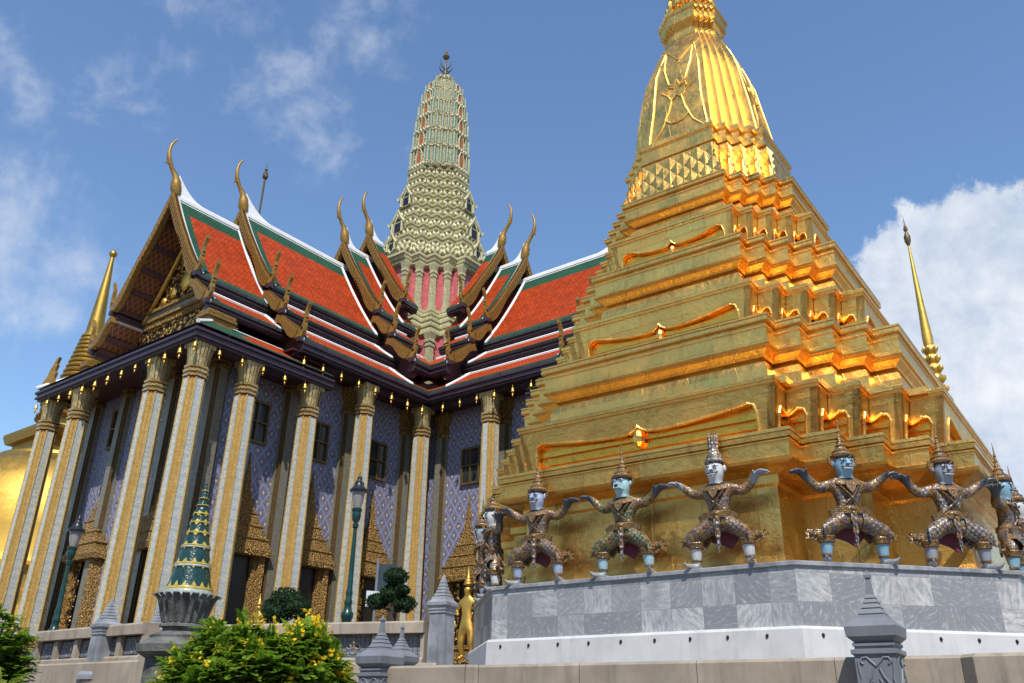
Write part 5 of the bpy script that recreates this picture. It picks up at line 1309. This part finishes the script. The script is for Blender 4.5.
# dark red lamp-like flower seen through the panel beside the urn
# ------------------------------------------------------------------ urn with a glazed green cone
ux, uy = -9.50, 6.02
ur = thing('urn', 'weathered stone lotus urn carrying a tall cone of dark green and yellow glazed tiers', 'urn', (ux, uy, -1.6))
m = MB(); m.lathe([(.45, -1.6), (.45, -1.2), (.36, -1.1), (.35, .58), (.46, .64), (.47, .72), (.42, .75), (.36, .80)], 28, (ux, uy)); m.build('pedestal', G['stone'], ur, 40)
m = MB(); m.lathe([(.34, .78), (.35, .83), (.28, .86), (.215, .88), (.22, .92), (.26, .93), (.26, .96), (.22, .97), (.23, 1.0), (.275, 1.14), (.30, 1.27), (.28, 1.30)], 32, (ux, uy))
for i in range(20):
    a = 2*PI*i/20; c, s = math.cos(a), math.sin(a)
    m.loft([[(ux+c*r-s*w, uy+s*r+c*w, z), (ux+c*r+s*w, uy+s*r-c*w, z), (ux+c*(r+.03), uy+s*(r+.03), z)] for r, w, z in ((.215, .03, .98), (.262, .042, 1.12), (.305, .045, 1.25), (.36, .04, 1.30), (.385, .01, 1.285))])
m.build('bowl', G['stone'], ur, 40)
m = MB(); z = 1.28; r_ = .30
bands = []
def cone_r(z): return .265*(1-(z-1.28)/1.42)**1.05+.010
segs = [(1.28, 1.35, 2), (1.35, 1.385, 1), (1.385, 1.62, 0), (1.62, 1.645, 2), (1.645, 1.67, 1), (1.67, 1.85, 0), (1.85, 1.87, 2), (1.87, 1.89, 1), (1.89, 2.03, 0), (2.03, 2.05, 1), (2.05, 2.16, 0), (2.16, 2.18, 1), (2.18, 2.27, 0), (2.27, 2.29, 1), (2.29, 2.38, 0), (2.38, 2.395, 1), (2.395, 2.47, 0), (2.47, 2.485, 1), (2.485, 2.57, 0), (2.57, 2.585, 1), (2.585, 2.68, 0)]
for z0, z1, k in segs:
    e = .012 if k else 0
    m.lathe([(cone_r(z0)+e, z0), (cone_r((z0+z1)/2)+e*1.5, (z0+z1)/2), (cone_r(z1)+e, z1)], 28, (ux, uy), k)
for z0, z1, k in segs:
    if k == 1 and z0 < 2.3:
        nn = max(7, int(18*cone_r(z0)/.29))
        for i in range(nn):
            a = 2*PI*i/nn; c, s = math.cos(a), math.sin(a); w = PI*cone_r(z0)/nn*.62
            for dz in (1, -1):
                hgt = .055*cone_r(z0)/.29+.012; zb = z1 if dz > 0 else z0
                if dz < 0 and z0 < 1.4: continue
                r0 = cone_r(zb)+.012; r1 = cone_r(zb+dz*hgt)+.010
                m.face([(ux+c*r0-s*w, uy+s*r0+c*w, zb), (ux+c*r0+s*w, uy+s*r0-c*w, zb), (ux+c*r1, uy+s*r1, zb+dz*hgt)], 1)
m.build('glazed_cone', [G['conegreen'], G['coneyel'], G['conewhite']], ur, 40)

# ------------------------------------------------------------------ street lamps
def lamp(x, y, zb, zt, label):
    sc = lambda pr, k: [(r*k, z) for r, z in pr]
    r = thing('street_lamp', label, 'street lamp', (x, y, .30), 0, 'green street lamps')
    m = MB(); q = zt-.95
    m.lathe(sc([(.20, .30), (.20, .7), (.13, .8), (.12, zb-.05), (.15, zb), (.15, zb+.06), (.11, zb+.10), (.085, zb+.2), (.10, zb+.22), (.10, zb+.27), (.075, zb+.32), (.085, zb+.40), (.085, zb+.44), (.065, zb+.5), (.06, zb+.9), (.045, q-.10), (.075, q-.08), (.08, q-.02), (.05, q), (.10, q+.06), (.12, q+.14), (.11, q+.2), (.13, q+.22), (.13, q+.27), (.06, q+.29)], .72), 16, (x, y)); m.build('pole', G['lampgreen'], r, 40)
    m = MB(); m.lathe(sc([(.09, q+.27), (.15, q+.45), (.17, q+.60), (.13, q+.61)], .72), 14, (x, y)); m.build('lamp_glass', G['glass'], r, 40)
    m = MB(); m.lathe(sc([(.13, q+.58), (.235, q+.59), (.24, q+.62), (.15, q+.68), (.12, q+.74), (.13, q+.75), (.07, q+.81), (.06, q+.83), (.07, q+.85), (.03, q+.89), (.01, q+.97)], .72), 16, (x, y)); m.build('lamp_cap', G['lampdark'], r, 40)
lamp(-11.85, 10.72, 1.62, 4.24, 'green street lamp with a dark cap standing beside the sign')
lamp(-18.05, 8.60, 1.42, 3.80, 'green street lamp in front of the temple porch, away from the sign')
sx_, sy_ = -11.72, 11.25
sg = thing('sign', 'small sign on a pole, dark panel above a white one, by the street lamp', 'sign', (sx_, sy_, .30))
m = MB(); m.tube([(sx_, sy_, .30), (sx_, sy_, 2.70)], .028, 8); m.build('pole', G['post'], sg)
dv = Vector((math.cos(R(32)), math.sin(R(32)), 0)); ev = Vector((-dv.y, dv.x, 0))
m = MB(); m.plate([(-.03, 2.13), (.31, 2.10), (.31, 2.62), (-.03, 2.60)], Vector((sx_, sy_, 0))+ev*.045, dv, (0, 0, 1), ev, .03); m.build('dark_panel', G['signdark'], sg)
m = MB(); m.plate([(-.16, 1.84), (.15, 1.83), (.15, 2.10), (-.16, 2.12)], Vector((sx_, sy_, 0))-ev*.045, dv, (0, 0, 1), ev, .025); m.build('white_panel', G['signwhite'], sg)

# ------------------------------------------------------------------ gilded figures
def kinnari(x, y, z0, H, rz, label):
    r = thing('gilded_statue', label, 'statue', (x, y, z0), rz)
    s = H/2.3
    J = [((0, 0, .95), .20), ((0, -.03, 1.2), .13), ((0, -.06, 1.42), .17), ((0, -.04, 1.62), .07), ((0, -.07, 1.74), .11), ((0, -.05, 1.86), .11), ((0, .18, .92), .20), ((0, .40, 1.02), .12), ((0, .62, 1.25), .07), ((0, .72, 1.55), .03)]
    B = [(0, 1), (1, 2), (2, 3), (3, 4), (4, 5), (0, 6), (6, 7), (7, 8), (8, 9)]
    for g in (-1, 1):
        k = len(J); J += [((g*.19, -.05, 1.48), .07), ((g*.33, -.04, 1.22), .055), ((g*.20, -.20, 1.12), .04), ((g*.13, -.02, .72), .14), ((g*.15, -.08, .42), .09), ((g*.15, 0, .10), .055), ((g*.16, -.16, .04), .05)]
        B += [(2, k), (k, k+1), (k+1, k+2), (0, k+3), (k+3, k+4), (k+4, k+5), (k+5, k+6)]
    me = skin_mesh([(tuple(c*s for c in p), q*s) for p, q in J], B, 2, 0)
    me.materials.append(G['gold_plain']); 
    for p in me.polygons: p.material_index = 0; p.use_smooth = True
    b = bpy.data.objects.new('body', me); COL.objects.link(b); b.parent = r
    m = MB(); m.lathe([(.12*s, 1.90*s), (.14*s, 1.92*s), (.10*s, 1.97*s), (.11*s, 1.99*s), (.06*s, 2.06*s), (.07*s, 2.08*s), (.03*s, 2.16*s), (.004, 2.42*s)], 12, (0, -.05*s)); c = m.build('crown', G['gold_plain'], None, 40); c.parent = r
    m = MB(); m.box(-.3*s, .3*s, -.3*s, .4*s, .3-z0, -.08); m.box(-.36*s, .36*s, -.36*s, .46*s, -.08, 0); c = m.build('pedestal', G['carved_fine'], None); c.parent = r
    return r
kinnari(-14.75, 17.5, 1.35, 2.25, R(10), 'gilded figure standing between the tall marble post and the dark statues at the plinth')
kinnari(-16.1, 12.0, 1.30, 1.10, R(20), 'small gilded figure showing above the yellow flowered shrub')

# ------------------------------------------------------------------ plants
def leafmesh(m, c, d, ln, wd, mi=0):
    d = d.normalized(); s = d.cross(Vector((random.uniform(-1, 1), random.uniform(-1, 1), random.uniform(-1, 1)))).normalized()*wd
    m.face([c, c+d*ln*.45+s, c+d*ln, c+d*ln*.45-s], mi)
def frond(m, p, d, ln, mi=0, lw=.062):
    """a feathery leaf: rib with paired leaflets"""
    d = d.normalized(); n = 9; side = d.cross(Vector((0, 0, 1))).normalized(); q = Vector(p)
    for i in range(n):
        dd = (d+Vector((0, 0, -.06*i))).normalized(); q = q+dd*ln/n
        for g in (-1, 1):
            l = ln*.34*(1-abs(i/n-.35)); v = (dd*.5+side*g+Vector((0, 0, random.uniform(-.15, .35)))).normalized(); w = (dd-v*.3).normalized()*lw*.28
            m.face([q, q+v*l*.5+w, q+v*l, q+v*l*.5-w], mi)
def shrub(name, cx, cy, zb, zt, rx, ry, nf, label, mats, flowers=0, fl=.22, nb=26, top=.5):
    r = thing(name, label, 'shrub', (cx, cy, zb)); m = MB(); s = MB(); f = MB(); H = zt-zb
    for i in range(nb):
        a = random.uniform(0, 2*PI); q = random.uniform(.25, 1)**.6; hh = zt-(zt-zb)*(.20*q*q+random.random()**2*.30)
        tip = Vector((cx+rx*q*math.cos(a), cy+ry*q*math.sin(a), hh)); b0 = Vector((cx+random.uniform(-.1, .1), cy+random.uniform(-.1, .1), zb))
        mid = b0.lerp(tip, .55)+Vector((0, 0, .12*H)); s.tube([b0, mid, tip], [.022, .014, .005], 5)
        for k in range(nf):
            t = random.uniform(.62, 1); pb = (b0.lerp(mid, t/.55) if t < .55 else mid.lerp(tip, (t-.55)/.45))
            out = Vector((pb.x-cx, pb.y-cy, 0)); out = out.normalized() if out.length > .01 else Vector((1, 0, 0))
            d = out*random.uniform(.2, 1)+Vector((random.uniform(-.8, .8), random.uniform(-.8, .8), random.uniform(-.1, .7)))
            frond(m, pb, d, fl*random.uniform(.7, 1.25))
            if flowers and t > .8 and random.random() < flowers:
                c = pb+d.normalized()*fl*.5+Vector((0, 0, .05))
                for e in range(6): leafmesh(f, c+Vector((random.uniform(-.02, .02), random.uniform(-.02, .02), random.uniform(-.015, .03))), Vector((random.uniform(-1, 1), random.uniform(-1, 1), random.uniform(.1, 1))), .026, .012)
    m.build('foliage', G[mats], r, fixn=False); s.build('stems', G['bark'], r)
    if flowers: f.build('flowers', G['flower'], r, fixn=False)
    return r
shrub('flowering_shrub', -5.0, 3.76, -1.6, .66, .66, .6, 56, 'feathery green shrub covered in small yellow flowers', 'leaf', .16, .125, 300)
shrub('leafy_shrub', -8.72, 3.45, -1.6, .92, .48, .5, 36, 'bright green shrub without flowers beside the lime one', 'leaf', 0, .15, 130)
shrub('lime_shrub', -6.95, 2.85, -1.6, .28, .42, .4, 16, 'small lime green shrub growing below the bright green one', 'leaf_y', 0, .2, 40)
shrub('sapling', -8.25, 4.35, -1.6, .30, .22, .2, 10, 'thin green sapling tip below the balustrade of the temple porch', 'leaf', 0, .2, 16)
def topiary(x, y, z0, pads, label, pot=True):
    r = thing('topiary', label, 'topiary', (x, y, .30), 0, 'cloud pruned topiary trees')
    m = MB(); m.lathe([(.30, .30), (.34, .5), (.34, z0-.25), (.38, z0-.2), (.38, z0-.12), (.05, z0-.12)], 18, (x, y)); m.build('pot', G['stone'], r, 40)
    m = MB(); f = MB(); tz = max(p[2] for p in pads)
    m.tube([(x, y, z0-.14), (x+.03, y, z0+.15*(tz-z0)), (x-.03, y, z0+.5*(tz-z0)), (x, y, tz)], [.06, .055, .04, .025], 7)
    for px, py, pz, pr in pads:
        c = Vector((x+px, y+py, pz)); m.tube([(x, y, z0+.35*(pz-z0)), (x+px*.6, y+py*.6, pz-.10), c], [.03, .022, .012], 6)
        core = MB()
        f.ball(c, (pr*.86, pr*.86, pr*.56), 12, 8)
        for i in range(int(900*pr/.2)):
            v = Vector((random.gauss(0, 1), random.gauss(0, 1), random.gauss(0, 1))).normalized(); u = random.uniform(.80, 1.0)+abs(random.gauss(0, .10))
            p = c+Vector((v.x*pr*u, v.y*pr*u, v.z*pr*.68*u)); leafmesh(f, p, v+Vector((random.uniform(-.8, .8), random.uniform(-.8, .8), random.uniform(-.4, .8))), .045, .014)
    m.build('trunk', G['bark'], r, 50); f.build('crown', G['leaf_d'], r, fixn=False)
topiary(-10.95, 10.95, 1.60, [(0.02, 0, 2.28, .185), (-.06, 0, 1.98, .19), (-.30, -.1, 1.86, .165), (.24, .05, 1.80, .17), (.26, -.05, 2.02, .10), (-.10, .1, 2.10, .12)], 'cloud pruned topiary with six round pads standing clear behind the balustrade rail')
topiary(-13.45, 10.6, 1.45, [(0, 0, 2.02, .26), (-.28, 0, 1.88, .22), (.30, 0, 1.84, .24), (.05, -.2, 1.74, .26)], 'wide topiary whose dark crown shows just above the flowering shrub')
# ------------------------------------------------------------------ unseen building added behind the viewpoint to darken gold reflections and cut fill light
ga = thing('added_gallery', 'long unseen building with tiled roof, added opposite the temple to darken reflections in the gold', 'added_gallery', (0, -26, -1.6))
for b_ in ((-75, 45, -33, -26), (34, 41, -25.9, 70)): m = MB(); m.box(*b_, -1.6, 6.0); m.build('wall', G['granite'], ga)
m = MB()
for x0, x1, y0, y1 in ((-78, 48, -34.5, -24.5),): m.loft([[(x, y0, 5.6), (x, (y0+y1)/2, 11.5), (x, y1, 5.6)] for x in (x0, x1)])
m.build('roof', G['tile_plain'], ga); m = MB(); m.loft([[(32.5, y, 5.6), (37.5, y, 11.5), (42.5, y, 5.6)] for y in (-24, 72)])
m.build('roof', G['tile_plain'], ga)
for b_ in [(-74+4*i, -73.3+4*i, -25.99, -25.4) for i in range(30)]+[(33.4, 33.99, -22+4*i, -21.3+4*i) for i in range(23)]: m = MB(); m.box(*b_, -1.6, 5.5); m.build('pier', G['white'], ga)
